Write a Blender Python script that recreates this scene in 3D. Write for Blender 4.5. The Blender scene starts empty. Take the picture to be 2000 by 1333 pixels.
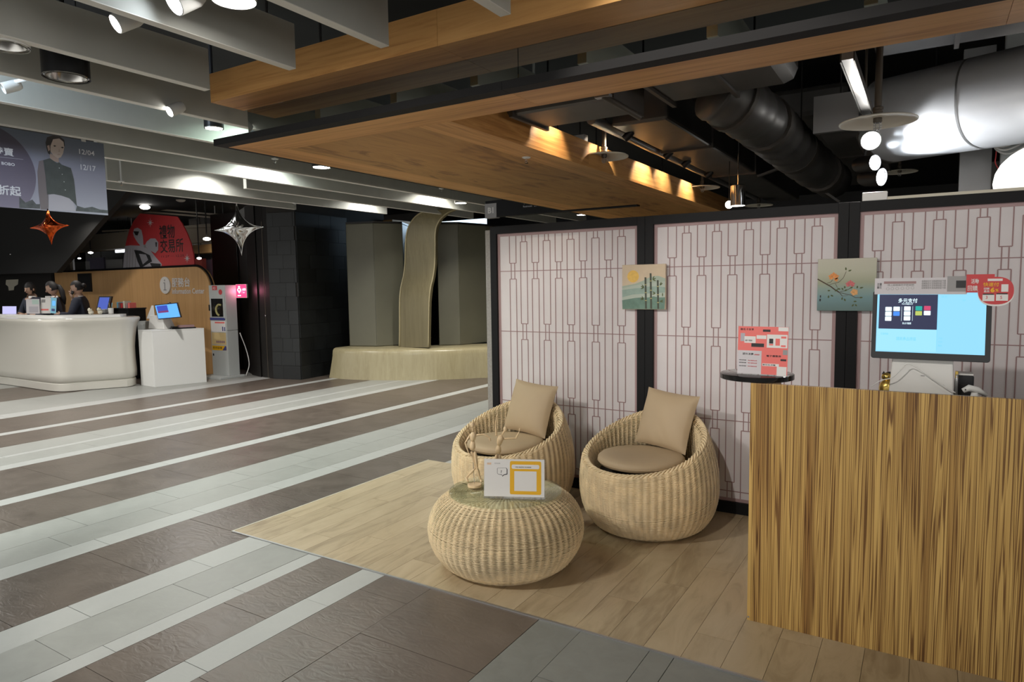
import bpy, math, random
import numpy as np
from mathutils import Vector, Matrix

S = bpy.context.scene
COL = S.collection
random.seed(7)
PI = math.pi

# ------------------------------------------------------------------ camera
FPX, CAMH = 1311.86, 1.5
PITCH, ROLL, YAW = math.radians(4.78598), math.radians(-0.82915), math.radians(-31.66374)
_f = Vector((math.sin(YAW) * math.cos(PITCH), math.cos(YAW) * math.cos(PITCH), -math.sin(PITCH)))
_r = Vector((math.cos(YAW), -math.sin(YAW), 0)); _u = _r.cross(_f)
CR = math.cos(ROLL) * _r + math.sin(ROLL) * _u
CU = -math.sin(ROLL) * _r + math.cos(ROLL) * _u
CAM = Vector((0, 0, CAMH))
cd = bpy.data.cameras.new('camera'); cam = bpy.data.objects.new('camera', cd); COL.objects.link(cam)
cam.matrix_world = Matrix(((CR.x, CU.x, -_f.x, 0), (CR.y, CU.y, -_f.y, 0), (CR.z, CU.z, -_f.z, CAMH), (0, 0, 0, 1)))
cd.sensor_fit = 'HORIZONTAL'; cd.sensor_width = 36; cd.lens = 36 * FPX / 2000
cd.clip_start = 0.05; cd.clip_end = 200
S.camera = cam

def ray(x, y): return _f + CR * ((x - 1000) / FPX) - CU * ((y - 666.5) / FPX)
def atZ(x, y, z=0.0): d = ray(x, y); return CAM + d * ((z - CAMH) / d.z)
def atX(x, y, X): d = ray(x, y); return CAM + d * (X / d.x)
def atY(x, y, Y): d = ray(x, y); return CAM + d * (Y / d.y)
def proj(p):
    v = Vector(p) - CAM; dz = v.dot(_f)
    if dz < 0.05: return None
    return (1000 + FPX * v.dot(CR) / dz, 666.5 - FPX * v.dot(CU) / dz)

# ------------------------------------------------------------------ world, view
W = bpy.data.worlds.new('world'); S.world = W; W.use_nodes = True
W.node_tree.nodes['Background'].inputs[0].default_value = (1.0, 0.985, 0.945, 1)
W.node_tree.nodes['Background'].inputs[1].default_value = 1.0
S.view_settings.view_transform = 'Standard'; S.view_settings.look = 'None'
S.view_settings.gamma = 1; S.view_settings.use_curve_mapping = False
S.view_settings.exposure = 0.38

def light(kind, name, loc, power, color=(1, .95, .88), target=None, size=0.08, angle=80, blend=.4, parent=None, shape='DISK'):
    l = bpy.data.lights.new(name, kind); l.energy = power; l.color = color
    if kind == 'SPOT': l.spot_size = math.radians(angle); l.spot_blend = blend; l.shadow_soft_size = size
    elif kind == 'AREA': l.shape = shape; l.size = size; l.spread = math.radians(angle)
    else: l.shadow_soft_size = size
    o = bpy.data.objects.new(name, l); COL.objects.link(o); o.location = loc
    d = (Vector(target) - Vector(loc)) if target is not None else Vector((0, 0, -1))
    o.rotation_euler = d.to_track_quat('-Z', 'Y').to_euler()
    if parent is not None:
        o.parent = parent; o.matrix_parent_inverse = WINV[parent.name]
    return o

# ------------------------------------------------------------------ materials
MATS = {}
def new_mat(name):
    m = bpy.data.materials.new(name); m.use_nodes = True
    nt = m.node_tree; b = nt.nodes['Principled BSDF']; MATS[name] = m
    return m, nt, b
def setp(b, **k):
    names = dict(rough='Roughness', metal='Metallic', spec='Specular IOR Level', trans='Transmission Weight', ior='IOR', coat='Coat Weight', alpha='Alpha', emis='Emission Strength', sub='Subsurface Weight')
    for q, v in k.items(): b.inputs[names[q]].default_value = v
def mat(name, col, rough=.5, metal=0, spec=.5, emit=0, noise=0, nscale=30, bump=0, rvar=0, **k):
    if name in MATS: return MATS[name]
    m, nt, b = new_mat(name)
    c = tuple(col) + (1,)
    b.inputs['Base Color'].default_value = c
    setp(b, rough=rough, metal=metal, spec=spec, **k)
    if emit:
        b.inputs['Emission Color'].default_value = c; b.inputs['Emission Strength'].default_value = emit
    g = nt.nodes.new('ShaderNodeNewGeometry'); n = nt.nodes.new('ShaderNodeTexNoise')
    n.inputs['Scale'].default_value = nscale; n.inputs['Detail'].default_value = 4
    nt.links.new(g.outputs['Position'], n.inputs['Vector'])
    if noise:
        r = nt.nodes.new('ShaderNodeValToRGB')
        r.color_ramp.elements[0].position = .3; r.color_ramp.elements[1].position = .7
        r.color_ramp.elements[0].color = tuple(x * (1 - noise) for x in col) + (1,)
        r.color_ramp.elements[1].color = tuple(min(1, x * (1 + noise)) for x in col) + (1,)
        nt.links.new(n.outputs['Fac'], r.inputs['Fac']); nt.links.new(r.outputs['Color'], b.inputs['Base Color'])
    if rvar:
        mr = nt.nodes.new('ShaderNodeMapRange'); mr.inputs['To Min'].default_value = max(0.02, rough - rvar); mr.inputs['To Max'].default_value = rough + rvar
        nt.links.new(n.outputs['Fac'], mr.inputs['Value']); nt.links.new(mr.outputs['Result'], b.inputs['Roughness'])
    if bump:
        bp = nt.nodes.new('ShaderNodeBump'); bp.inputs['Strength'].default_value = bump; bp.inputs['Distance'].default_value = .01
        nt.links.new(n.outputs['Fac'], bp.inputs['Height']); nt.links.new(bp.outputs['Normal'], b.inputs['Normal'])
    return m
def ramp(nt, stops):
    r = nt.nodes.new('ShaderNodeValToRGB'); e = r.color_ramp.elements
    e[0].position, e[0].color = stops[0][0], tuple(stops[0][1]) + (1,)
    e[1].position, e[1].color = stops[-1][0], tuple(stops[-1][1]) + (1,)
    for p, c in stops[1:-1]:
        q = e.new(p); q.color = tuple(c) + (1,)
    return r
def wood(name, stops, axis=0, fine=38, along=1.2, rough=.45, distort=2.0, rand=0, bump=.05, coat=0, spec=.5):
    """long-grained wood: noise squeezed along the grain axis"""
    m, nt, b = new_mat(name); setp(b, rough=rough, coat=coat, spec=spec)
    g = nt.nodes.new('ShaderNodeNewGeometry'); mp = nt.nodes.new('ShaderNodeMapping')
    sc = [fine] * 3; sc[axis] = along; mp.inputs['Scale'].default_value = sc
    src = g.outputs['Position']
    oi = nt.nodes.new('ShaderNodeObjectInfo')
    if rand:
        ad = nt.nodes.new('ShaderNodeVectorMath'); ad.operation = 'ADD'
        sm = nt.nodes.new('ShaderNodeVectorMath'); sm.operation = 'SCALE'; sm.inputs[0].default_value = (13, 17, 29)
        nt.links.new(oi.outputs['Random'], sm.inputs['Scale'])
        nt.links.new(g.outputs['Position'], ad.inputs[0]); nt.links.new(sm.outputs['Vector'], ad.inputs[1]); src = ad.outputs['Vector']
    nt.links.new(src, mp.inputs['Vector'])
    n = nt.nodes.new('ShaderNodeTexNoise'); n.inputs['Scale'].default_value = 1; n.inputs['Detail'].default_value = 6; n.inputs['Roughness'].default_value = .6; n.inputs['Distortion'].default_value = distort
    nt.links.new(mp.outputs['Vector'], n.inputs['Vector'])
    fac = n.outputs['Fac']
    n2 = nt.nodes.new('ShaderNodeTexNoise'); n2.inputs['Scale'].default_value = .35; n2.inputs['Detail'].default_value = 3; n2.inputs['Distortion'].default_value = .6
    nt.links.new(mp.outputs['Vector'], n2.inputs['Vector'])
    mx = nt.nodes.new('ShaderNodeMix'); mx.inputs['Factor'].default_value = .45
    nt.links.new(n.outputs['Fac'], mx.inputs['A']); nt.links.new(n2.outputs['Fac'], mx.inputs['B']); fac = mx.outputs['Result']
    r = ramp(nt, stops); nt.links.new(fac, r.inputs['Fac'])
    out = r.outputs['Color']
    if rand:
        hs = nt.nodes.new('ShaderNodeHueSaturation'); mr = nt.nodes.new('ShaderNodeMapRange')
        mr.inputs['To Min'].default_value = 1 - rand; mr.inputs['To Max'].default_value = 1 + rand
        nt.links.new(oi.outputs['Random'], mr.inputs['Value']); nt.links.new(mr.outputs['Result'], hs.inputs['Value'])
        nt.links.new(out, hs.inputs['Color']); out = hs.outputs['Color']
    nt.links.new(out, b.inputs['Base Color'])
    if bump:
        bp = nt.nodes.new('ShaderNodeBump'); bp.inputs['Strength'].default_value = bump; bp.inputs['Distance'].default_value = .004
        nt.links.new(fac, bp.inputs['Height']); nt.links.new(bp.outputs['Normal'], b.inputs['Normal'])
    return m
def stone(name, c, var=.12, rand=.12, rough=.35, bump=.25, scale=5, rv=.1):
    m, nt, b = new_mat(name); setp(b, rough=rough)
    g = nt.nodes.new('ShaderNodeNewGeometry'); oi = nt.nodes.new('ShaderNodeObjectInfo')
    n = nt.nodes.new('ShaderNodeTexNoise'); n.inputs['Scale'].default_value = scale; n.inputs['Detail'].default_value = 8; n.inputs['Roughness'].default_value = .65; n.inputs['Distortion'].default_value = .8
    nt.links.new(g.outputs['Position'], n.inputs['Vector'])
    r = ramp(nt, [(.3, [x * (1 - var) for x in c]), (.7, [x * (1 + var) for x in c])]); nt.links.new(n.outputs['Fac'], r.inputs['Fac'])
    hs = nt.nodes.new('ShaderNodeHueSaturation'); mr = nt.nodes.new('ShaderNodeMapRange'); mr.inputs['To Min'].default_value = 1 - rand; mr.inputs['To Max'].default_value = 1 + rand
    nt.links.new(oi.outputs['Random'], mr.inputs['Value']); nt.links.new(mr.outputs['Result'], hs.inputs['Value']); nt.links.new(r.outputs['Color'], hs.inputs['Color']); nt.links.new(hs.outputs['Color'], b.inputs['Base Color'])
    mr2 = nt.nodes.new('ShaderNodeMapRange'); mr2.inputs['To Min'].default_value = rough - rv; mr2.inputs['To Max'].default_value = rough + rv
    nt.links.new(n.outputs['Fac'], mr2.inputs['Value']); nt.links.new(mr2.outputs['Result'], b.inputs['Roughness'])
    n3 = nt.nodes.new('ShaderNodeTexNoise'); n3.inputs['Scale'].default_value = 9; n3.inputs['Detail'].default_value = 5; n3.inputs['Distortion'].default_value = 2
    mp = nt.nodes.new('ShaderNodeMapping'); mp.inputs['Scale'].default_value = (1, 2.2, 1); nt.links.new(g.outputs['Position'], mp.inputs['Vector']); nt.links.new(mp.outputs['Vector'], n3.inputs['Vector'])
    bp = nt.nodes.new('ShaderNodeBump'); bp.inputs['Strength'].default_value = bump; bp.inputs['Distance'].default_value = .006
    nt.links.new(n3.outputs['Fac'], bp.inputs['Height']); nt.links.new(bp.outputs['Normal'], b.inputs['Normal'])
    return m
def zebra(name):
    m, nt, b = new_mat(name); setp(b, rough=.38, spec=.4)
    g = nt.nodes.new('ShaderNodeNewGeometry')
    def layer(sx, sz, det, dist, stops):
        mp = nt.nodes.new('ShaderNodeMapping'); mp.inputs['Scale'].default_value = (sx, 0.0, sz); nt.links.new(g.outputs['Position'], mp.inputs['Vector'])
        n = nt.nodes.new('ShaderNodeTexNoise'); n.inputs['Scale'].default_value = 1; n.inputs['Detail'].default_value = det; n.inputs['Roughness'].default_value = .55; n.inputs['Distortion'].default_value = dist
        nt.links.new(mp.outputs['Vector'], n.inputs['Vector'])
        r = ramp(nt, stops); nt.links.new(n.outputs['Fac'], r.inputs['Fac']); return r.outputs['Color']
    Lt, Dk, Md = (.60, .385, .125), (.185, .092, .028), (.47, .285, .085)
    a = layer(46, .42, 1.5, .12, [(.20, Md), (.345, Lt), (.360, Dk), (.385, Dk), (.40, Lt), (.452, Md), (.466, Dk), (.482, Dk), (.496, Lt), (.535, Lt), (.548, Dk), (.560, Dk), (.574, Md), (.625, Lt), (.638, Dk), (.665, Dk), (.68, Lt), (.80, Md)])
    k = layer(14, .25, 1, .15, [(.34, (.55, .46, .42)), (.46, (1, 1, 1)), (.62, (1, 1, 1)), (.72, (.8, .75, .72))])
    f = layer(320, 2.5, 2, 0, [(.3, (.86, .84, .82)), (.7, (1.06, 1.06, 1.06))])
    o = a
    for x in (k, f):
        mx = nt.nodes.new('ShaderNodeMix'); mx.data_type = 'RGBA'; mx.blend_type = 'MULTIPLY'; mx.inputs[0].default_value = 1
        nt.links.new(o, mx.inputs[6]); nt.links.new(x, mx.inputs[7]); o = mx.outputs[2]
    nt.links.new(o, b.inputs['Base Color'])
    return m
def gradient(name, stops, axis, lo, hi, rough=.7, emit=0):
    """flat print: colour bands along a world axis"""
    m, nt, b = new_mat(name); setp(b, rough=rough)
    g = nt.nodes.new('ShaderNodeNewGeometry'); sp = nt.nodes.new('ShaderNodeSeparateXYZ'); mr = nt.nodes.new('ShaderNodeMapRange')
    mr.inputs['From Min'].default_value = lo; mr.inputs['From Max'].default_value = hi
    nt.links.new(g.outputs['Position'], sp.inputs[0]); nt.links.new(sp.outputs[axis], mr.inputs['Value'])
    r = ramp(nt, stops); nt.links.new(mr.outputs['Result'], r.inputs['Fac']); nt.links.new(r.outputs['Color'], b.inputs['Base Color'])
    if emit:
        nt.links.new(r.outputs['Color'], b.inputs['Emission Color']); b.inputs['Emission Strength'].default_value = emit
    return m
def emis(name, col, s):
    if name in MATS: return MATS[name]
    m, nt, b = new_mat(name); b.inputs['Base Color'].default_value = (0, 0, 0, 1)
    b.inputs['Emission Color'].default_value = tuple(col) + (1,); b.inputs['Emission Strength'].default_value = s; setp(b, rough=.4)
    return m
def glass(name, col=(1, 1, 1), rough=0.0, thin=True, ior=1.45):
    """thin clear sheet: transparent with a glossy reflection"""
    m, nt, b = new_mat(name); nt.nodes.remove(b); o = nt.nodes['Material Output']
    t = nt.nodes.new('ShaderNodeBsdfTransparent'); t.inputs[0].default_value = tuple(col) + (1,)
    gl = nt.nodes.new('ShaderNodeBsdfGlossy'); gl.inputs['Roughness'].default_value = max(rough, .01)
    lw_ = nt.nodes.new('ShaderNodeLayerWeight'); lw_.inputs['Blend'].default_value = .5
    pw_ = nt.nodes.new('ShaderNodeMath'); pw_.operation = 'POWER'; pw_.inputs[1].default_value = 5.0
    ma_ = nt.nodes.new('ShaderNodeMath'); ma_.operation = 'MULTIPLY_ADD'; ma_.inputs[1].default_value = .92; ma_.inputs[2].default_value = .04
    nt.links.new(lw_.outputs['Facing'], pw_.inputs[0]); nt.links.new(pw_.outputs[0], ma_.inputs[0])
    mx = nt.nodes.new('ShaderNodeMixShader'); nt.links.new(ma_.outputs[0], mx.inputs[0]); nt.links.new(t.outputs[0], mx.inputs[1]); nt.links.new(gl.outputs[0], mx.inputs[2])
    nt.links.new(mx.outputs[0], o.inputs[0]); return m

# ------------------------------------------------------------------ mesh helpers
def unit_ring(n): return [(math.cos(2 * PI * i / n), math.sin(2 * PI * i / n)) for i in range(n)]
class MB:
    def __init__(s): s.v = []; s.f = []
    def add(s, vs, fs):
        k = len(s.v); s.v += [tuple(p) for p in vs]; s.f += [[i + k for i in q] for q in fs]; return s
    def box(s, x0, x1, y0, y1, z0, z1, M=None):
        vs = [Vector((x, y, z)) for x in (x0, x1) for y in (y0, y1) for z in (z0, z1)]
        if M is not None: vs = [M @ p for p in vs]
        return s.add(vs, [(0, 1, 3, 2), (4, 6, 7, 5), (0, 4, 5, 1), (2, 3, 7, 6), (0, 2, 6, 4), (1, 5, 7, 3)])
    def bar(s, a, b, w, h=None, up=(0, 0, 1)):
        """square bar from a to b"""
        a, b = Vector(a), Vector(b); d = (b - a).normalized(); up = Vector(up)
        if abs(d.dot(up)) > .99: up = Vector((1, 0, 0))
        x = d.cross(up).normalized() * (w / 2); y = x.cross(d).normalized() * ((h or w) / 2)
        vs = [p + i * x + j * y for p in (a, b) for i in (-1, 1) for j in (-1, 1)]
        return s.add(vs, [(0, 1, 3, 2), (4, 6, 7, 5), (0, 4, 5, 1), (2, 3, 7, 6), (0, 2, 6, 4), (1, 5, 7, 3)])
    def poly(s, pts): return s.add(pts, [list(range(len(pts)))])
    def prism(s, a, b):
        """solid between two equal rings of points"""
        n = len(a)
        return s.add(list(a) + list(b), [list(range(n))[::-1], list(range(n, 2 * n))] + [(i, (i + 1) % n, (i + 1) % n + n, i + n) for i in range(n)])
    def extrude(s, pts, d): d = Vector(d); return s.prism([Vector(p) for p in pts], [Vector(p) + d for p in pts])
    def tube(s, path, r, n=8, closed=False, cap=True, flat=1.0):
        P = [Vector(p) for p in path]; m = len(P); rs = r if isinstance(r, (list, tuple)) else [r] * m
        rings = []; nrm = None
        for i in range(m):
            a = P[(i - 1) % m] if (closed or i > 0) else P[i]; b = P[(i + 1) % m] if (closed or i < m - 1) else P[i]
            t = (b - a).normalized()
            if nrm is None: nrm = t.orthogonal().normalized()
            nrm = (nrm - t * nrm.dot(t)).normalized(); bi = t.cross(nrm)
            rings.append([P[i] + rs[i] * (c * nrm + sn * flat * bi) for c, sn in unit_ring(n)])
        k = len(s.v)
        for q in rings: s.v += [tuple(p) for p in q]
        for i in range(m if closed else m - 1):
            j = (i + 1) % m
            for q in range(n): s.f.append([k + i * n + q, k + i * n + (q + 1) % n, k + j * n + (q + 1) % n, k + j * n + q])
        if cap and not closed:
            s.f.append([k + q for q in range(n)][::-1]); s.f.append([k + (m - 1) * n + q for q in range(n)])
        return s
    def lathe(s, prof, n=32, c=(0, 0, 0), M=None, capb=True, capt=True):
        c = Vector(c); k = len(s.v); R = unit_ring(n)
        for r, z in prof:
            for a, b in R:
                p = Vector((r * a, r * b, z))
                if M is not None: p = M @ p
                s.v.append(tuple(p + c))
        for i in range(len(prof) - 1):
            for q in range(n): s.f.append([k + i * n + q, k + i * n + (q + 1) % n, k + (i + 1) * n + (q + 1) % n, k + (i + 1) * n + q])
        if capb: s.f.append([k + q for q in range(n)][::-1])
        if capt: s.f.append([k + (len(prof) - 1) * n + q for q in range(n)])
        return s
    def ell(s, c, r, n=16, m=10, M=None):
        prof = [(math.sin(PI * i / m), -math.cos(PI * i / m)) for i in range(m + 1)]
        c = Vector(c); k = len(s.v); R = unit_ring(n)
        for q, z in prof:
            q = max(q, 1e-4)
            for a, b in R:
                p = Vector((q * a * r[0], q * b * r[1], z * r[2]))
                if M is not None: p = M @ p
                s.v.append(tuple(p + c))
        for i in range(m):
            for q in range(n): s.f.append([k + i * n + q, k + i * n + (q + 1) % n, k + (i + 1) * n + (q + 1) % n, k + (i + 1) * n + q])
        return s
    def mesh(s, name):
        me = bpy.data.meshes.new(name); me.from_pydata(s.v, [], s.f); me.update(); return me
def tag(o, label=None, cat=None, group=None, kind=None):
    if label: o['label'] = label
    if cat: o['category'] = cat
    if group: o['group'] = group
    if kind: o['kind'] = kind
    return o
def root_inv(p):
    return (Matrix.Translation(p.location) @ p.rotation_euler.to_matrix().to_4x4()).inverted()
def obj(name, mb, m, parent=None, label=None, cat=None, group=None, kind=None, smooth=False, bevel=0, world=True, segs=2):
    me = mb.mesh(name) if isinstance(mb, MB) else mb
    if m is not None:
        me.materials.clear(); me.materials.append(MATS[m] if isinstance(m, str) else m)
    if smooth:
        for p in me.polygons: p.use_smooth = True
        if smooth != 'all':
            try: me.set_sharp_from_angle(angle=math.radians(smooth if smooth is not True else 40))
            except Exception: pass
    o = bpy.data.objects.new(name, me); COL.objects.link(o)
    if parent is not None:
        o.parent = parent
        if world: o.matrix_parent_inverse = WINV[parent.name]
    WINV[o.name] = Matrix.Identity(4)
    if bevel:
        b = o.modifiers.new('bevel', 'BEVEL'); b.width = bevel; b.segments = segs; b.limit_method = 'ANGLE'
    tag(o, label, cat, group, kind); return o
WINV = {}
def thing(name, label, cat, loc=(0, 0, 0), rz=0, group=None):
    o = bpy.data.objects.new(name, None); COL.objects.link(o); o.empty_display_size = .1
    o.location = loc; o.rotation_euler = (0, 0, rz); tag(o, label, cat, group)
    WINV[o.name] = root_inv(o); return o
def struct(name, mb, m, **k): return obj(name, mb, m, kind='structure', **k)
def copy_tree(o, parent=None):
    c = o.copy(); COL.objects.link(c); c.parent = parent
    if parent is not None: c.matrix_parent_inverse = o.matrix_parent_inverse.copy()
    for ch in list(o.children): copy_tree(ch, c)
    WINV[c.name] = WINV.get(o.name, Matrix.Identity(4))
    return c
class Face:
    """a flat printed face: a,b in metres from its lower left corner"""
    def __init__(s, o, u, v): s.o = Vector(o); s.u = Vector(u).normalized(); s.v = Vector(v).normalized(); s.n = s.u.cross(s.v)
    def p(s, a, b, d=0.0): return s.o + a * s.u + b * s.v + d * s.n
    def rect(s, mb, a0, a1, b0, b1, d=.001): return mb.poly([s.p(a0, b0, d), s.p(a1, b0, d), s.p(a1, b1, d), s.p(a0, b1, d)])
    def rrect(s, mb, a0, a1, b0, b1, r, d=.001, n=4):
        pts = []
        for cx, cy, t0 in ((a1 - r, b0 + r, -90), (a1 - r, b1 - r, 0), (a0 + r, b1 - r, 90), (a0 + r, b0 + r, 180)):
            for i in range(n + 1):
                t = math.radians(t0 + 90 * i / n); pts.append(s.p(cx + r * math.cos(t), cy + r * math.sin(t), d))
        return mb.poly(pts)
    def poly(s, mb, pts, d=.001): return mb.poly([s.p(a, b, d) for a, b in pts])
    def disc(s, mb, a, b, r, d=.001, n=24, ry=None): return mb.poly([s.p(a + r * c, b + (ry or r) * q, d) for c, q in unit_ring(n)])
    def stroke(s, mb, pts, w, d=.001):
        for (a0, b0), (a1, b1) in zip(pts, pts[1:]):
            L = math.hypot(a1 - a0, b1 - b0) or 1; nx, ny = -(b1 - b0) / L * w / 2, (a1 - a0) / L * w / 2
            mb.poly([s.p(a0 - nx, b0 - ny, d), s.p(a1 - nx, b1 - ny, d), s.p(a1 + nx, b1 + ny, d), s.p(a0 + nx, b0 + ny, d)])
        return mb
_tc = {}
def text_geo(txt, bold=0.0):
    if (txt, bold) in _tc: return _tc[(txt, bold)]
    c = bpy.data.curves.new('t', 'FONT'); c.body = txt; c.size = 1; c.offset = bold; c.resolution_u = 2
    o = bpy.data.objects.new('t', c); COL.objects.link(o)
    dg = bpy.context.evaluated_depsgraph_get(); me = bpy.data.meshes.new_from_object(o.evaluated_get(dg))
    vs = [tuple(v.co) for v in me.vertices]; fs = [list(p.vertices) for p in me.polygons]
    bpy.data.objects.remove(o); bpy.data.curves.remove(c); bpy.data.meshes.remove(me)
    _tc[(txt, bold)] = (vs, fs); return vs, fs
def text(face, mb, txt, a, b, w=None, h=None, d=.0015, bold=0.0, align='l'):
    """lettering in the box that starts at a,b with width w and/or height h"""
    vs, fs = text_geo(txt, bold)
    if not vs: return mb
    x0, x1 = min(v[0] for v in vs), max(v[0] for v in vs); y0, y1 = min(v[1] for v in vs), max(v[1] for v in vs)
    sx = w / (x1 - x0) if w else None; sy = h / (y1 - y0) if h else None
    sx = sx or sy; sy = sy or sx
    if align == 'c': a -= sx * (x1 - x0) / 2
    return mb.add([face.p(a + (v[0] - x0) * sx, b + (v[1] - y0) * sy, d) for v in vs], fs)

# ------------------------------------------------------------------ material library
stone('tile_brown', (.128, .102, .083), .16, .14, .36, .35, 4)
stone('tile_pale', (.30, .302, .282), .07, .05, .42, .10, 9)
stone('tile_white', (.395, .398, .382), .04, .03, .45, .06, 12)
stone('tile_grey', (.22, .225, .205), .10, .06, .45, .12, 12)
mat('grout', (.19, .175, .16), .7)
wood('oak_plank', [(.24, (.19, .13, .072)), (.38, (.33, .25, .148)), (.50, (.44, .345, .215)), (.64, (.50, .40, .26)), (.80, (.36, .275, .165))], axis=1, fine=10, along=2.2, rough=.42, distort=1.6, rand=.045, bump=.06)
wood('canopy_x', [(.30, (.32, .132, .038)), (.42, (.55, .262, .082)), (.54, (.71, .375, .130)), (.8, (.81, .465, .180))], axis=0, fine=20, along=.9, rough=.42, rand=.05, spec=.25)
wood('canopy_y', [(.30, (.32, .132, .038)), (.42, (.55, .262, .082)), (.54, (.71, .375, .130)), (.8, (.81, .465, .180))], axis=1, fine=20, along=.9, rough=.42, rand=.05, spec=.25)
wood('soffit_panel', [(.33, (.11, .045, .012)), (.40, (.27, .12, .034)), (.48, (.45, .225, .066)), (.60, (.54, .285, .09)), (.66, (.28, .125, .036)), (.72, (.50, .265, .08))], axis=1, fine=5, along=1.0, rough=.42, distort=2.4, rand=.05, spec=.25)
wood('backdrop_wood', [(.25, (.46, .25, .095)), (.5, (.62, .36, .15)), (.8, (.72, .44, .205))], axis=2, fine=16, along=.5, rough=.5)
wood('olive_strip', [(.25, (.115, .094, .047)), (.5, (.165, .138, .073)), (.8, (.21, .178, .10))], axis=2, fine=40, along=1.0, rough=.35)
wood('bench_wood', [(.25, (.28, .235, .13)), (.5, (.36, .31, .185)), (.8, (.43, .375, .235))], axis=2, fine=45, along=1.5, rough=.28)
wood('rail_wood', [(.3, (.33, .19, .07)), (.7, (.46, .28, .11))], axis=0, fine=14, along=.7, rough=.5)
wood('doll_wood', [(.3, (.72, .51, .28)), (.7, (.85, .66, .42))], axis=2, fine=60, along=12, rough=.42)
zebra('zebrano')
mat('beam_paint', (.50, .505, .465), .55, noise=.04, nscale=6)
mat('plank_joint', (.13, .095, .06), .8)
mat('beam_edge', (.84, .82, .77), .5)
mat('black_ceiling', (.012, .012, .012), .8)
mat('black_frame', (.008, .008, .009), .55, spec=.2)
mat('ledge_metal', (.026, .025, .025), .55, spec=.06)
mat('dark_duct', (.085, .080, .074), .42, noise=.25, nscale=3, metal=.3, bump=.15)
mat('duct_brown', (.045, .037, .030), .5)
mat('duct_flange', (.075, .065, .055), .5, metal=.3)
mat('silver_duct', (.78, .79, .81), .32, metal=.35, noise=.05, nscale=4, rvar=.08)
mat('galvanised', (.42, .42, .42), .4, metal=.8)
mat('white_paint', (.72, .72, .70), .4)
mat('white_gloss', (.62, .60, .54), .10, coat=.3)
mat('white_plastic', (.72, .71, .68), .35)
mat('grey_cab', (.47, .49, .48), .4)
mat('rice_paper', (.70, .655, .665), .65, noise=.03, nscale=5)
mat('lattice_pink', (.33, .205, .205), .6)
mat('border_pink', (.41, .275, .275), .6)
mat('grey_felt', (.34, .32, .30), .8, noise=.12, nscale=60)
mat('rattan', (.78, .62, .385), .45, noise=.14, nscale=14)
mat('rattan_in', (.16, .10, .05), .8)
mat('cushion', (.46, .345, .215), .62, noise=.05, nscale=3, bump=.03)
mat('dark_gap', (.02, .017, .014), .8)
mat('black_plastic', (.014, .014, .016), .3)
mat('black_gloss', (.008, .008, .008), .06)
mat('olive_panel', (.140, .134, .094), .42, noise=.06, nscale=2)
stone('slate', (.011, .0125, .013), .25, .30, .48, .15, 6)
mat('dark_wall', (.022, .020, .019), .5)
mat('dark_steel', (.018, .016, .015), .4, metal=.3)
mat('skin', (.50, .32, .235), .5)
mat('hair', (.010, .009, .010), .65)
mat('navy_cloth', (.022, .026, .045), .8, noise=.12, nscale=40)
mat('lip', (.30, .11, .09), .5)
mat('eye_dark', (.02, .015, .012), .3)
mat('chrome', (.75, .75, .76), .08, metal=1)
mat('red_foil', (.62, .10, .025), .16, metal=1)
mat('red_print', (.56, .045, .05), .5)
mat('coral_print', (.80, .17, .15), .5)
mat('white_print', (.74, .72, .70), .5)
mat('lav_print', (.58, .55, .57), .5)
mat('black_print', (.02, .02, .022), .55)
mat('grey_print', (.30, .29, .29), .55)
mat('silver_print', (.42, .40, .44), .5)
mat('yellow_print', (.78, .42, .008), .5)
mat('gold', (.62, .44, .12), .3, metal=.9)
mat('cream', (.63, .59, .48), .5)
mat('lamp_enamel', (.82, .78, .68), .4)
mat('steel_pipe', (.115, .095, .075), .45, metal=.6)
mat('reflector', (.62, .61, .58), .2, metal=1)
emis('lamp_white', (1, .97, .92), 28)
emis('lamp_cool', (.85, .93, 1), 30)
emis('lamp_dim', (1, .96, .9), 9)
glass('acrylic', (.97, .98, .98)); glass('glass_top', (.93, .97, .945)); glass('bulb_glass', (.95, .95, .95))
m_, nt_, b_ = new_mat('tinted_mirror'); b_.inputs['Base Color'].default_value = (.33, .355, .34, 1); setp(b_, rough=.012, metal=1)

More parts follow.
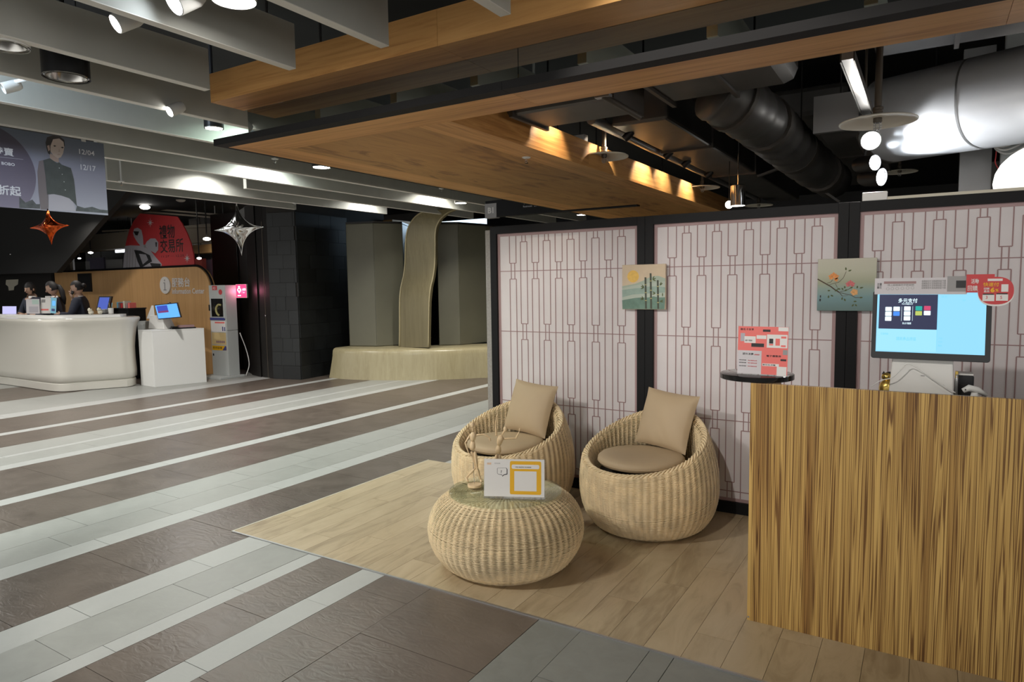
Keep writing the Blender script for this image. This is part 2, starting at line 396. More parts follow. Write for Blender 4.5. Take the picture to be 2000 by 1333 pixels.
# ------------------------------------------------------------------ the setting
fl = struct('floor', MB().box(-40, 8, -6, 30, -.10, -.012), 'grout')
def inview(x0, x1, y0, y1, z=0, mg=40):
    pts = [proj((x, y, z)) for x in (x0, (x0 + x1) / 2, x1) for y in (y0, (y0 + y1) / 2, y1)]
    pts = [p for p in pts if p]
    if not pts: return False
    return max(p[0] for p in pts) > -mg and min(p[0] for p in pts) < 2000 + mg and max(p[1] for p in pts) > -mg and min(p[1] for p in pts) < 1333 + mg
WX, WY0, WY1 = -3.61, 2.535, 4.46          # corner of the wooden floor
strips = [(-16.0, -13.2, 'tile_grey', 9), (-13.2, -12.2, 'tile_pale', 9), (-12.2, -10.75, 'tile_brown', 9), (-10.75, -9.62, 'tile_pale', 9),
          (-9.62, -9.30, 'tile_white', 9), (-9.30, -8.36, 'tile_brown', 2.5), (-8.36, -8.21, 'tile_white', 2.5), (-8.21, -7.575, 'tile_brown', 1.25), (-7.575, -7.16, 'tile_pale', 1.25), (-7.16, -7.08, 'tile_white', 1.25), (-7.08, -6.77, 'tile_pale', 1.25), (-6.77, -6.60, 'tile_white', 1.25),
          (-6.60, -5.655, 'tile_brown', .625), (-5.655, -5.497, 'tile_white', 1.25), (-5.497, -4.862, 'tile_brown', .625), (-4.862, -4.53, 'tile_pale', .625), (-4.53, -4.245, 'tile_pale', .625), (-4.245, -4.067, 'tile_white', .625),
          (-4.067, -3.447, 'tile_brown', .625), (-3.447, -3.235, 'tile_white', .625), (-3.235, -2.928, 'tile_pale', .625), (-2.928, -2.823, 'tile_white', .625), (-2.823, -2.513, 'tile_brown', .625), (-2.513, -2.357, 'tile_white', .625),
          (-2.357, -2.050, 'tile_brown', .435), (-2.050, -1.435, 'tile_brown', .625), (-1.435, -1.229, 'tile_grey', .625), (-1.229, -.917, 'tile_grey', .625), (-.917, -.815, 'tile_grey', .34), (-.815, -.50, 'tile_grey', .625), (-.50, .2, 'tile_grey', .625), (.2, 1.2, 'tile_grey', .625), (1.2, 3.5, 'tile_grey', .625)]
G = .0013
ntile = 0; EXTRA = {}
for k, (x0, x1, m, L) in reversed(list(enumerate(strips))):
    off = (1.905, 2.03, 1.283, 1.51)[k % 4] if k > 12 else random.uniform(0, L)
    y = off - L * math.ceil((off + 1) / L)
    while y < 16:
        ya, yb = y, y + L; y += L
        xa, xb = x0, x1
        if xb > WX + .01 and xa < WX - .01: xb_full = xb
        # leave the wooden floor's rectangle free
        rects = []
        if xb <= WX + .05 or yb <= WY0 or ya >= WY1: rects = [(xa, xb, ya, yb)]
        else:
            if ya < WY0: rects.append((xa, xb, ya, WY0))
            if yb > WY1: rects.append((xa, xb, WY1, yb))
            if xa < WX - .02: rects.append((xa, WX, max(ya, WY0), min(yb, WY1)))
        for a, b, c, d in rects:
            if d - c < .02: continue
            if not inview(a, b, c, d) or ntile >= 300:
                if inview(a, b, c, d, 0, 1500): EXTRA.setdefault(m, MB()).box(a + G, b - G, c + G, d - G, -.012, 0)
                continue
            obj('floor_tile', MB().box(a + G, b - G, c + G, d - G, -.012, random.uniform(-.0006, .0006)), m, fl); ntile += 1
for m, q in EXTRA.items(): obj('floor_tiles', q, m, fl, kind='stuff')
# planks of the wooden floor
pl = struct('floor_wood', MB().box(WX, 3.0, WY0, WY1, -.010, -.004), 'plank_joint')
x = WX; PWD = .1565; k = 0
while x < 2.9:
    offs = [(.35, 1.45), (.9,), (.0, 1.15), (.62, 1.75), (.22, 1.3)][(k * 3) % 5]
    ys = [WY0] + [WY0 + o for o in offs if 0.05 < o < WY1 - WY0 - .05] + [WY1]
    for a, b in zip(ys, ys[1:]):
        if inview(x, x + PWD, a, b): obj('floor_plank', MB().box(x + .0008, x + PWD - .0008, a + .0008, b - .0008, -.004, .004), 'oak_plank', pl)
    x += PWD; k += 1
struct('trim_1', MB().box(WX - .004, 3.0, WY0 - .012, WY0, -.004, .0055), 'galvanised')
struct('trim_2', MB().box(WX - .010, WX, WY0 - .012, WY1, -.004, .0050), 'cream')
struct('ceiling', MB().box(-40, 8, -6, 30, 3.30, 3.45), 'black_ceiling')
# far walls of the hall
struct('wall_far', MB().box(-40, 8, 15.5, 15.7, 0, 3.3), 'dark_wall')
struct('wall_left', MB().box(-24.2, -24, -6, 15.5, 0, 3.3), 'dark_wall')
struct('wall_right', MB().box(3.4, 3.5, 4.6, 15.5, 0, 3.3), 'dark_wall')

# grey ceiling beams --------------------------------------------------------
BZ, BT = 2.60, 2.815
def beam(x, y0, y1, label, t=.05, z0=BZ, z1=BT, joints=()):
    r = thing('ceiling_beam', label, 'beam', (x, (y0 + y1) / 2, z0), 0, 'grey ceiling beams')
    ys = [y0] + [j for j in joints if y0 < j < y1] + [y1]
    for a, b in zip(ys, ys[1:]):
        obj('pale_underside', MB().box(x - t, x, a + .0012, b - .0012, z0 - .003, z0), 'beam_edge', r)  # thin cream layer, paler than the board sides
        obj('beam_board', MB().box(x - t, x, a + .0012, b - .0012, z0, z1), 'beam_paint', r)
    # hangers to the ceiling
    for q in (y0 + .25 * (y1 - y0), y0 + .75 * (y1 - y0)): obj('hanger_rod', MB().tube([(x - t / 2, q, z1 - .01), (x - t / 2, q, 3.31)], .006, 6), 'dark_steel', r)
    return r
beam(-.20, -1, 2.42, 'grey ceiling beam hidden above the wood fascia at the right')
beam(-.83, -1, 2.42, 'grey ceiling beam seen only in the dark mirror at the right')
beam(-1.475, -1, 2.42, 'grey ceiling beam whose end just dips into the top edge right of centre')
beam(-2.13, -1, 2.42, 'grey ceiling beam ending in front of the wood fascia, second from the right')
beam(-2.73, -1, 2.40, 'grey ceiling beam ending in front of the wood fascia, third from the right')
beam(-3.40, -1, 2.38, 'grey ceiling beam whose square end stops just left of the wood fascia corner')
beam(-3.975, -1, 11, 'long grey ceiling beam passing left of the canopy corner, behind the black downlight', joints=(6.2,))
beam(-4.58, -1, 11, 'long ceiling beam with the bright bluish patch of light at the upper left', joints=(6.6,))
beam(-5.19, -1, 11, 'long mint-lit ceiling beam that the fashion banner hangs from', joints=(4.6, 7.0))
beam(-5.80, 3.0, 11, 'grey ceiling beam with two visible board joints beyond the canopy', joints=(5.0, 6.35))
beam(-6.38, 4.85, 9.2, 'short grey ceiling beam starting above the silver balloon', joints=(7,))
beam(-7.00, 3.70, 7.80, 'brightly lit white ceiling beam above the information wall')
beam(-7.56, 1.0, 6.55, 'lowest far ceiling beam, ending right of the silver star balloon')

# ------------------------------------------------------------------ timber canopy with tinted mirror
CZ = 2.35
cn = thing('canopy', 'timber canopy with wood fascia, dark mirror band and black ledge over the wooden floor', 'canopy', (-2.9, 2.6, CZ))
xs_f = [-3.64, -1.95, -.3, 1.3, 3.0]
for a, b in zip(xs_f, xs_f[1:]):
    obj('fascia_board', MB().box(a, b - .0015, 2.548, 2.775, 2.60, 2.765), 'canopy_x', cn)
xm = atY(1012, 120, 2.777).x
for a, b in ((-3.61, xm - .002), (xm + .002, 3.0)): obj('mirror_pane', MB().box(a, b, 2.777, 2.785, 2.38, 2.60), 'tinted_mirror', cn)
LH = .037
xl = atY(980, 178, 2.552).x
for a, b in ((-3.64, xl - .0008), (xl + .0008, 3.0)): obj('ledge', MB().box(a, b, 2.552, 2.628, CZ, CZ + LH), 'ledge_metal', cn)
obj('ledge', MB().box(-3.64, -3.607, 2.628, 8.7, CZ, CZ + LH), 'ledge_metal', cn)
for y in (2.80,): obj('mirror_bracket', MB().box(-3.632, -3.605, y - .01, y + .01, CZ + LH, CZ + LH + .05), 'black_plastic', cn)
def soff(name, pts, m): obj(name, MB().extrude([(p[0], p[1], CZ) for p in pts], (0, 0, .02)), m, cn)
e = .0007
IX0, IX1, OY = -3.345, -2.345, 2.876
soff('soffit_board', [(-3.607, 2.628), (-1.6 - e, 2.628), (-1.6 - e, OY - e), (IX0, OY - e)], 'canopy_x')
soff('soffit_board', [(-1.6 + e, 2.628), (0.2 - e, 2.628), (.2 - e, OY), (-1.6 + e, OY)], 'canopy_x')
soff('soffit_board', [(.2 + e, 2.628), (3.0, 2.628), (3.0, OY), (.2 + e, OY)], 'canopy_x')
for a, b in ((2.63, 5.6), (5.6, 8.7)):
    soff('soffit_board', [(-3.607, a if a > 3 else 2.632), (IX0 - e, a + e if a > 3 else OY + .004), (IX0 - e, b - e), (-3.607, b - e)], 'canopy_y')
for a, b in ((OY, 5.0), (5.0, 6.9), (6.9, 8.7)): soff('soffit_panel', [(IX0, a + e), (IX1, a + e), (IX1, b - e), (IX0, b - e)], 'soffit_panel')
for a, b in ((OY, 5.3), (5.3, 8.7)): soff('soffit_board', [(IX1 + e, a + e), (-2.129, a + e), (-2.129, b - e), (IX1 + e, b - e)], 'canopy_y')
for a, b in ((OY, 4.55), (4.55, 6.4), (6.4, 8.7)): obj('inner_fascia', MB().box(-2.155, -2.129, a + e, b - e, CZ + .0205, CZ + .18), 'canopy_y', cn)
obj('inner_fascia', MB().box(-2.129, 3.0, OY - .02, OY, CZ + .0205, CZ + .16), 'canopy_x', cn)
for x in (-3.4, -2.25): 
    for y in (3.2, 6.5): obj('hanger_rod', MB().tube([(x, y, CZ + .02), (x, y, 3.31)], .008, 6), 'dark_steel', cn)
for x in (-3.3, -1.2, .8): obj('hanger_rod', MB().tube([(x, 2.70, 2.765), (x, 2.70, 3.31)], .008, 6), 'dark_steel', cn)

SPK = []
def sprinkler(p, label, parent_z):
    p = Vector(p)
    r = thing('sprinkler', label, 'sprinkler', p, 0, 'ceiling sprinklers')
    SPK.append(r)
    obj('rosette', MB().lathe([(.028, 0), (.03, -.004), (.02, -.009), (.008, -.010)], 16, p), 'white_paint', r, smooth=True)
    obj('nozzle', MB().lathe([(.006, -.010), (.006, -.02), (.012, -.022), (.012, -.026), (.003, -.030), (.003, -.036), (.013, -.038), (.013, -.041)], 10, p), 'chrome', r, smooth=True)
sprinkler(atZ(1028, 307, CZ), 'small white sprinkler head set in the dark wood soffit', CZ)
for (x, y), l in (((237, 354), 'sprinkler under the bright far beam right of the fashion banner'), ((537, 310), 'sprinkler just under the canopy edge near its corner'), ((576, 397), 'sprinkler at the end of the lowest far beam'), ((862, 368), 'sprinkler under a beam above the wavy wooden strip')):
    p = atZ(x, y, BZ - .001); sprinkler(p, l, BZ); obj('drop_pipe', MB().tube([p, (p.x, p.y, 3.31)], .009, 6), 'white_paint', SPK[-1])

# ------------------------------------------------------------------ folding screens
SY = 4.345
ZT, ZB0 = 1.945, .078
HL = (1.603, 1.145, .607, .144)
def screen(x0, x1, px0, px1, A, label, right_open=False):
    r = thing('folding_screen', label, 'screen', ((x0 + x1) / 2, SY + .02, 0), 0, 'folding screens')
    f = .0005
    obj('stile', MB().box(x0 + f, px0, SY, SY + .04, 0, ZT), 'black_frame', r, bevel=.002)
    obj('stile', MB().box(px1, x1 - f, SY, SY + .04, 0, ZT), 'black_frame', r, bevel=.002)
    obj('rail', MB().box(px0, px1, SY, SY + .04, 1.888, ZT), 'black_frame', r)
    obj('rail', MB().box(px0, px1, SY, SY + .04, 0, ZB0), 'black_frame', r)
    obj('paper_panel', MB().box(px0 - .005, px1 + .005, SY + .024, SY + .032, ZB0 - .005, 1.893), 'rice_paper', r)
    b = .021; y0, y1 = SY + .0205, SY + .0245
    for c in ((px0, px0 + b, ZB0, 1.888), (px1 - b, px1, ZB0, 1.888), (px0 + b, px1 - b, ZB0, ZB0 + b), (px0 + b, px1 - b, 1.888 - b, 1.888)):
        obj('border_strip', MB().box(c[0], c[1], y0, y1, c[2], c[3]), 'border_pink', r)
    w, zt, zb = .0055, 1.888 - b, ZB0 + b
    lat = MB(); Y0, Y1 = SY + .0215, SY + .0245
    def V(x, a, c):
        if c > a: lat.box(x - w / 2, x + w / 2, Y0, Y1, a, c)
    def H(xa, xb, z): lat.box(xa, xb, Y0 + .0003, Y1, z - w / 2, z + w / 2)
    for z in HL: H(px0 + b, px1 - b, z)
    def column(cx, nar):
        nar = sorted(nar); z = zb
        for a, c in nar:
            for s in (-1, 1): V(cx + s * .0285, z, a); V(cx + s * .0155, max(a, zb), min(c, zt))
            if a > zb: H(cx - .0285, cx + .0285, a)
            if c < zt: H(cx - .0285, cx + .0285, c)
            z = c
        for s in (-1, 1): V(cx + s * .0285, z, zt)
    h = .060; cx = A
    while cx < px1 - .05:
        column(cx, [(HL[3] - h, HL[3] + h), (HL[0] - h, HL[0] + h)])
        if cx + .0965 < px1 - .05: column(cx + .0965, [(HL[2] - h, HL[2] + h), (HL[1] - h, HL[1] + h), (1.82, 2.0)])
        cx += .1955
    obj('lattice', lat, 'lattice_pink', r)
    return r
s1 = screen(-2.867, -1.62, -2.81, -1.677, -2.676, 'black framed paper screen behind the left wicker chair')
obj('back_board', MB().box(-2.945, -1.75, SY + .055, SY + .085, 0, 1.925), 'grey_felt', s1)
obj('foot_bar', MB().box(-2.80, -2.70, SY + .04, SY + .055, .3, 1.6), 'black_frame', s1)
screen(-1.62, -.392, -1.562, -.448, -1.44, 'black framed paper screen behind the right wicker chair, between the two small canvases')
screen(-.392, .84, -.336, .784, -.2415, 'black framed paper screen behind the payment monitor')
tr = thing('cable_trunking', 'cream cable trunking with a white box lying along the top of the right screen', 'trunking', (.2, SY + .02, ZT))
pa = atY(1684, 380, SY).x; pb = atY(1733, 380, SY).x
obj('junction_box', MB().box(pa, pb, SY + .002, SY + .038, ZT, ZT + .048), 'white_plastic', tr, bevel=.003)
obj('trunking_channel', MB().box(pb, .84, SY + .002, SY + .038, ZT, ZT + .016), 'cream', tr)

# small canvases ---------------------------------------------------------------
gradient('canvas_dusk', [(0, (.145, .22, .21)), (.25, (.20, .33, .35)), (.42, (.30, .40, .36)), (.55, (.40, .42, .30)), (.75, (.53, .53, .42)), (1, (.58, .56, .46))], 2, 1.32, 1.625)
mat('canvas_sky', (.62, .50, .36), .7, noise=.04, nscale=20); mat('canvas_sun', (.78, .50, .12), .7, noise=.08, nscale=60)
mat('hill_far', (.38, .45, .37), .7); mat('hill_mid', (.29, .39, .34), .7, noise=.1, nscale=30); mat('hill_near', (.15, .25, .20), .7, noise=.12, nscale=30); mat('hill_mist', (.44, .50, .43), .7)
mat('bamboo', (.075, .085, .062), .7); mat('bamboo_node', (.42, .38, .16), .7); mat('leaf', (.10, .125, .05), .7); mat('twig', (.085, .055, .035), .7); mat('blossom', (.80, .32, .10), .7, noise=.2, nscale=90); mat('blossom_pink', (.66, .18, .19), .7, noise=.2, nscale=90); mat('blossom_pale', (.78, .42, .17), .7, noise=.2, nscale=90)
def canvas(x0, z0, name, label, side):
    r = thing(name, label, 'painting', (x0 + .15, SY - .011, z0))
    obj('stretched_canvas', MB().box(x0, x0 + .305, SY - .022, SY, z0, z0 + .302), side, r, bevel=.002)
    return r, Face((x0, SY - .0225, z0), (1, 0, 0), (0, 0, 1))
c1, F = canvas(-1.774, 1.3215, 'bamboo_painting', 'small square canvas of a yellow sun, green hills and bamboo', 'canvas_sky')
def hill(pts, d, m): 
    mb = MB(); F.poly(mb, pts + [(.30, .002), (.003, .002)], d); obj('painted_hill', mb, m, c1)
W_ = 1 / 1222 * .305 * 1.305   # zoom pixels to metres
def zp(pts): return [((u - 68) * .305 / 935, (1165 - v) * .302 / 975) for u, v in pts]
hill(zp([(68, 655), (350, 605), (520, 545), (640, 480), (760, 445), (860, 445), (1000, 500)]), .0004, 'hill_far')
hill(zp([(68, 700), (300, 650), (600, 600), (1000, 560)]), .0006, 'hill_mist')
hill(zp([(68, 740), (350, 705), (480, 695), (640, 670), (860, 665), (1000, 690)]), .0008, 'hill_mid')
hill(zp([(68, 900), (300, 840), (600, 820), (1000, 800)]), .0010, 'hill_mist')
hill(zp([(68, 965), (350, 915), (480, 905), (640, 905), (760, 880), (860, 905), (1000, 900)]), .0012, 'hill_near')
mb = MB(); F.disc(mb, *zp([(310, 445)])[0], .041, .0005, 28); obj('painted_sun', mb, 'canvas_sun', c1)
for u, top, cuts in ((580, 460, (630, 800, 970)), (690, 375, (550, 750, 925)), (842, 525, (670, 845, 1015))):
    st = MB(); nd = MB(); dv = (0, 14, 14)[0]
    vs = [top] + list(cuts) + [1160]
    for i, (a, b) in enumerate(zip(vs, vs[1:])):
        lean = lambda v: u + (v - top) * .02
        q = zp([(lean(a + 9) - 20, a + 9), (lean(b - 9) - 20, b - 9), (lean(b - 9) + 20, b - 9), (lean(a + 9) + 20, a + 9)]); F.poly(st, q, .0016)
        if i: q = zp([(lean(a) - 22, a - 9), (lean(a) - 22, a + 9), (lean(a) + 22, a + 9), (lean(a) + 22, a - 9)]); F.poly(nd, q, .0015)
    s_ = obj('painted_bamboo', st, 'bamboo', c1); obj('bamboo_joint', nd, 'bamboo_node', s_)
lf = MB()
def leaf(mb, Fc, a, b, ang, L, w, d=.0018):
    t = math.radians(ang); ux, uy = math.cos(t), math.sin(t)
    pts = [(0, 0), (.35, .5), (.7, .4), (1, 0), (.7, -.4), (.35, -.5)]
    return Fc.poly(mb, [(a + ux * L * p - uy * w * q, b + uy * L * p + ux * w * q) for p, q in pts], d)
for (u, v), angs in (((555, 690), (130, 160, 200)), ((545, 950), (120, 150, 175)), ((730, 520), (60, 20, -20)), ((800, 820), (150, 190)), ((885, 650), (40, 65)), ((885, 990), (20, -10)), ((945, 890), (90,))):
    for t in angs: leaf(lf, F, *zp([(u, v)])[0], t, .028, .008)
obj('painted_leaves', lf, 'leaf', c1)
c2, F = canvas(-.5475, 1.3215, 'blossom_painting', 'small square canvas of an orange and pink blossom branch', 'canvas_dusk')
def zq(u, v): return ((u - 85) * .305 / 1265, (1255 - v) * .302 / 1135)
tw = MB()
for pts, w in (([(85, 555), (200, 620), (380, 720), (470, 790), (570, 850)], .0065), ([(570, 850), (640, 935)], .003), ([(570, 850), (700, 885), (820, 910), (920, 965), (1010, 965)], .003), ([(300, 650), (380, 625), (420, 575)], .0025), ([(350, 680), (470, 650), (560, 625), (650, 540), (710, 400)], .0022), ([(480, 660), (530, 750)], .002), ([(590, 830), (700, 820), (780, 780), (860, 735)], .0025), ([(640, 935), (760, 920)], .0015)):
    F.stroke(tw, [zq(*p) for p in pts], w, .0008)
obj('painted_branch', tw, 'twig', c2)
lf = MB()
for u, v, t, L in ((705, 380, 95, .020), (750, 395, 20, .020), (690, 770, 95, .016), (660, 800, 130, .016), (680, 820, 25, .018), (800, 760, 20, .016), (950, 770, 80, .016), (1000, 765, 15, .022), (1000, 968, 5, .020), (310, 815, 5, .016), (335, 980, 85, .018), (380, 910, -25, .018), (630, 1020, 80, .018), (680, 985, -65, .018), (880, 1050, 5, .018), (850, 1160, 55, .018), (915, 1110, -45, .016), (470, 830, 35, .022), (520, 770, -10, .020)):
    leaf(lf, F, *zq(u, v), t, L, .009, .0012)
obj('painted_leaves', lf, 'leaf', c2)
for nm, m, (u, v), R in (('orange', 'blossom', (440, 490), .030), ('pink', 'blossom_pink', (805, 655), .027), ('pale', 'blossom_pale', (895, 850), .022)):
    b = MB(); a0, b0 = zq(u, v)
    for i in range(7 if nm != 'pale' else 10):
        t = (-20 + 220 * i / 6) if nm != 'pale' else 36 * i
        leaf(b, F, a0, b0 - (.008 if nm != 'pale' else 0), t, R * (1 if i % 2 else .85), R * .62, .0014 + .0001 * i)
    obj('painted_blossom', b, m, c2)
b = MB(); a0, b0 = zq(510, 570); leaf(b, F, a0 - .012, b0 + .012, -60, .028, .018, .0013); leaf(b, F, a0, b0 + .012, -95, .026, .016, .0014); obj('painted_blossom', b, 'blossom', c2)
b = MB(); F.stroke(b, [zq(160, 915), zq(158, 965)], .006, .001); F.stroke(b, [zq(155, 990), zq(152, 1045)], .008, .001); obj('signature', b, 'black_print', c2)

# ------------------------------------------------------------------ wicker furniture
def np_mesh(name, verts, quads):
    me = bpy.data.meshes.new(name); nv, nq = len(verts), len(quads)
    me.vertices.add(nv); me.vertices.foreach_set('co', np.asarray(verts, np.float32).ravel())
    me.loops.add(nq * 4); me.loops.foreach_set('vertex_index', np.asarray(quads, np.int32).ravel())
    me.polygons.add(nq); me.polygons.foreach_set('loop_start', np.arange(0, nq * 4, 4, dtype=np.int32))
    me.polygons.foreach_set('use_smooth', np.ones(nq, bool))
    me.update(calc_edges=True); return me
def resample(prof, step=None, n=None):
    """prof (T,K,2) -> (T,n,2) points and normals, evenly spaced along each profile"""
    d = np.sqrt((np.diff(prof, axis=1) ** 2).sum(2)); cum = np.concatenate([np.zeros((len(prof), 1)), d.cumsum(1)], 1)
    n = n or int(cum[:, -1].mean() / step)
    P = np.zeros((len(prof), n, 2))
    for i in range(len(prof)):
        u = np.linspace(0, cum[i, -1], n)
        for k in range(2): P[i, :, k] = np.interp(u, cum[i], prof[i, :, k])
    t = np.gradient(P, axis=1); t /= np.linalg.norm(t, axis=2, keepdims=True) + 1e-9
    N = np.stack([t[..., 1], -t[..., 0]], 2)
    return P, N, t
def weave(prof_fn, n_st, step, amp, rad, seg=8, sides=4, closed_liner=-.008):
    T = n_st * seg; th = np.arange(T) * 2 * np.pi / T
    prof = np.stack([prof_fn(t) for t in th])
    P, N, tg = resample(prof, step); R = P.shape[1]
    k = th * n_st / (2 * np.pi)
    cw = np.cos(2 * np.pi * k)[:, None]                 # ridges over the stakes, hollows between
    w = cw * amp + np.cos(np.pi * np.floor(k + .5)[:, None] + np.pi * np.arange(R)[None, :]) * amp * .12
    low = np.clip(1 - np.arange(R) / (R * .10), 0, 1)[None, :]
    vr = rad * (.62 + .42 * np.maximum((.5 + .5 * cw), low))
    rng = np.random.default_rng(3)
    w = w + rng.normal(0, .0006, (1, R))
    C = P + N * w[..., None]
    ang = np.arange(sides) * 2 * np.pi / sides
    off = np.cos(ang)[None, None, :, None] * N[:, :, None, :] * rad * .8 + np.sin(ang)[None, None, :, None] * tg[:, :, None, :] * vr[:, :, None, None]
    Q = C[:, :, None, :] + off                       # T,R,sides,2
    ct, st = np.cos(th)[:, None, None], np.sin(th)[:, None, None]
    V = np.stack([Q[..., 0] * ct, Q[..., 0] * st, Q[..., 1]], 3)
    idx = np.arange(T * R * sides).reshape(T, R, sides)
    a = idx; b = np.roll(idx, -1, 0)
    quads = np.stack([a, np.roll(a, -1, 2), np.roll(b, -1, 2), b], 3).reshape(-1, 4)
    strands = np_mesh('weave', V.reshape(-1, 3), quads)
    L = P + N * closed_liner
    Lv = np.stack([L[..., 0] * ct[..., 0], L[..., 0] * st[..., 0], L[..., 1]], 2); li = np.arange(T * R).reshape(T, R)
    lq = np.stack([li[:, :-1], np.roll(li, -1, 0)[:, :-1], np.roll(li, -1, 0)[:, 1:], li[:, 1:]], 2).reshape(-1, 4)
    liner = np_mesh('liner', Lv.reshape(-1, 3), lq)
    # upright stakes between the strands
    mb = MB()
    for j in range(n_st):
        i = j * seg; path = [(P[i, q, 0] * math.cos(th[i]), P[i, q, 0] * math.sin(th[i]), P[i, q, 1]) for q in range(0, R, 3)]
        mb.tube(path, .0036, 4, cap=False)
    return strands, liner, mb, P, th
def smooth_curve(pts, n=60):
    """Catmull-Rom through (r,z) points"""
    pts = np.array(pts, float); p = np.vstack([2 * pts[0] - pts[1], pts, 2 * pts[-1] - pts[-2]]); out = []
    for i in range(1, len(p) - 2):
        for u in np.linspace(0, 1, n // (len(pts) - 1) + 1, endpoint=False):
            a, b, c, d = p[i - 1], p[i], p[i + 1], p[i + 2]
            out.append(.5 * (2 * b + (c - a) * u + (2 * a - 5 * b + 4 * c - d) * u * u + (3 * b - a - 3 * c + d) * u ** 3))
    out.append(pts[-1]); return np.array(out)
OC = (-1.900, 2.990)
op = smooth_curve([(.302, .006), (.352, .045), (.397, .115), (.417, .195), (.404, .275), (.366, .338), (.312, .376), (.285, .384), (.15, .386), (.03, .386)], 90)
st_, li_, sk_, _, _ = weave(lambda t: op, 64, .0072, .0017, .0040)
ot = thing('wicker_table', 'round wicker drum table with a glass top in front of the chairs', 'table', (OC[0], OC[1], 0))
obj('weave', st_, 'rattan', ot, kind='stuff', world=False, smooth='all')
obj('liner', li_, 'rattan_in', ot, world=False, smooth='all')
obj('stakes', sk_, 'rattan', ot, world=False)
obj('base_ring', MB().lathe([(.296, 0), (.304, .001), (.306, .008), (.298, .012)], 60), 'rattan', ot, world=False, smooth=True)
obj('glass_top', MB().lathe([(.300, .3935), (.303, .395), (.303, .400), (.300, .4015)], 72), 'glass_top', ot, world=False, smooth=30)

RF, RB = .395, .685
def chair_prof(th):
    # th measured from +X; the front of the chair is -Y
    c = .5 - .5 * math.cos(th + PI / 2)          # 0 at the front, 1 at the back
    c = c ** 1.15
    zr = RF + (RB - RF) * c
    def rout(z):
        if z < .27: q = (.27 - z) / .27; return .258 + .162 * math.sqrt(max(0, 1 - q ** 2.1))
        return .42 * math.sqrt(max(0.05, 1 - ((z - .27) / .60) ** 2))
    outer = [(rout(z), z) for z in np.linspace(.006, zr - .018, 26)]
    rr, zz = outer[-1]
    rim = [(rr - .004, zr - .006), (rr - .018, zr + .004), (rr - .036, zr + .004), (rr - .050, zr - .008)]
    ri = rr - .056
    inner = [(ri + (.300 - ri) * u ** 1.3, zr - .02 + (.345 - zr + .02) * u) for u in np.linspace(0, 1, 14)]
    # resample outer/inner to a fixed count
    return np.array(outer + rim + inner)
cs_, cl_, ck_, CP, CT = weave(chair_prof, 64, .0074, .0017, .0041)
ch = thing('wicker_chair', 'left wicker tub chair with a beige square pillow, behind the glass table', 'chair', (-2.385, 3.86, 0), math.radians(-9), 'wicker tub chairs')
obj('weave', cs_, 'rattan', ch, kind='stuff', world=False, smooth='all')
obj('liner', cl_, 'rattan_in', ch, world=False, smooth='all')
obj('stakes', ck_, 'rattan', ch, world=False)
obj('base_ring', MB().lathe([(.250, 0), (.262, .001), (.264, .009), (.254, .013)], 60), 'rattan', ch, world=False, smooth=True)
rim = MB(); n = 240
for s_ in range(3):
    path = []
    for i in range(n):
        t = 2 * PI * i / n; p = chair_prof(t); a = p[27]; ph = 2 * PI * 30 * i / n + 2 * PI * s_ / 3
        rr = a[0] - .008 + .013 * math.cos(ph); zz = a[1] + .008 * math.sin(ph)
        path.append((rr * math.cos(t), rr * math.sin(t), zz))
    rim.tube(path, .0062, 5, closed=True)
obj('braided_rim', rim, 'rattan', ch, world=False, smooth='all')
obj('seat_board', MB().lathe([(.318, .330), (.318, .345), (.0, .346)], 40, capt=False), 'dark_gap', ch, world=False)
sc = obj('seat_cushion', MB().lathe([(.0, .398), (.225, .400), (.250, .408), (.262, .425), (.260, .444), (.246, .457), (.20, .464), (.10, .468), (.0, .469)], 56, (-.0, -.075, 0), capb=False, capt=False), 'cushion', ch, world=False, smooth='all')
mb = MB(); mb.tube([(.262 * math.cos(t), -.075 + .262 * math.sin(t), .426) for t in np.linspace(0, 2 * PI, 72, endpoint=False)], .0022, 5, closed=True); obj('piping', mb, 'cushion', sc, world=False, smooth='all')
def pillow(w, h, t, N=26):
    vs = []; fs = []
    for side in (1, -1):
        for j in range(N + 1):
            for i in range(N + 1):
                u, v = 2 * i / N - 1, 2 * j / N - 1
                pin = 1 - .055 * (1 - u * u) if True else 1
                pv = 1 - .055 * (1 - v * v)
                x = u * w / 2 * pv; z = v * h / 2 * pin
                th = t / 2 * ((1 - abs(u) ** 2.6) * (1 - abs(v) ** 2.6)) ** .55
                th *= 1 + .05 * math.sin(5 * u + 2 * v) * (1 - v * v)
                if v < 0: th *= 1 + .12 * math.sin(16 * u + 9 * v) * max(0, -v) * (1 - abs(u)) * .5
                vs.append((x, side * -th, z + h / 2))
    M = (N + 1) ** 2
    for s_ in range(2):
        for j in range(N):
            for i in range(N):
                q = [s_ * M + j * (N + 1) + i, s_ * M + j * (N + 1) + i + 1, s_ * M + (j + 1) * (N + 1) + i + 1, s_ * M + (j + 1) * (N + 1) + i]
                fs.append(q if s_ == 0 else q[::-1])
    return MB().add(vs, fs)
pm = pillow(.385, .37, .13)
R_ = Matrix.Translation((.0, .115, .462)) @ Matrix.Rotation(math.radians(-20), 4, 'X') @ Matrix.Rotation(math.radians(3.5), 4, 'Y')
pm.v = [tuple(R_ @ Vector(p)) for p in pm.v]
pw = obj('back_pillow', pm, 'cushion', ch, world=False, smooth='all')
c2_ = copy_tree(ch); c2_.location = (-1.432, 3.905, 0); c2_.rotation_euler.z = math.radians(-15)
tag(c2_, 'right wicker tub chair with a beige square pillow, beside the wood counter')

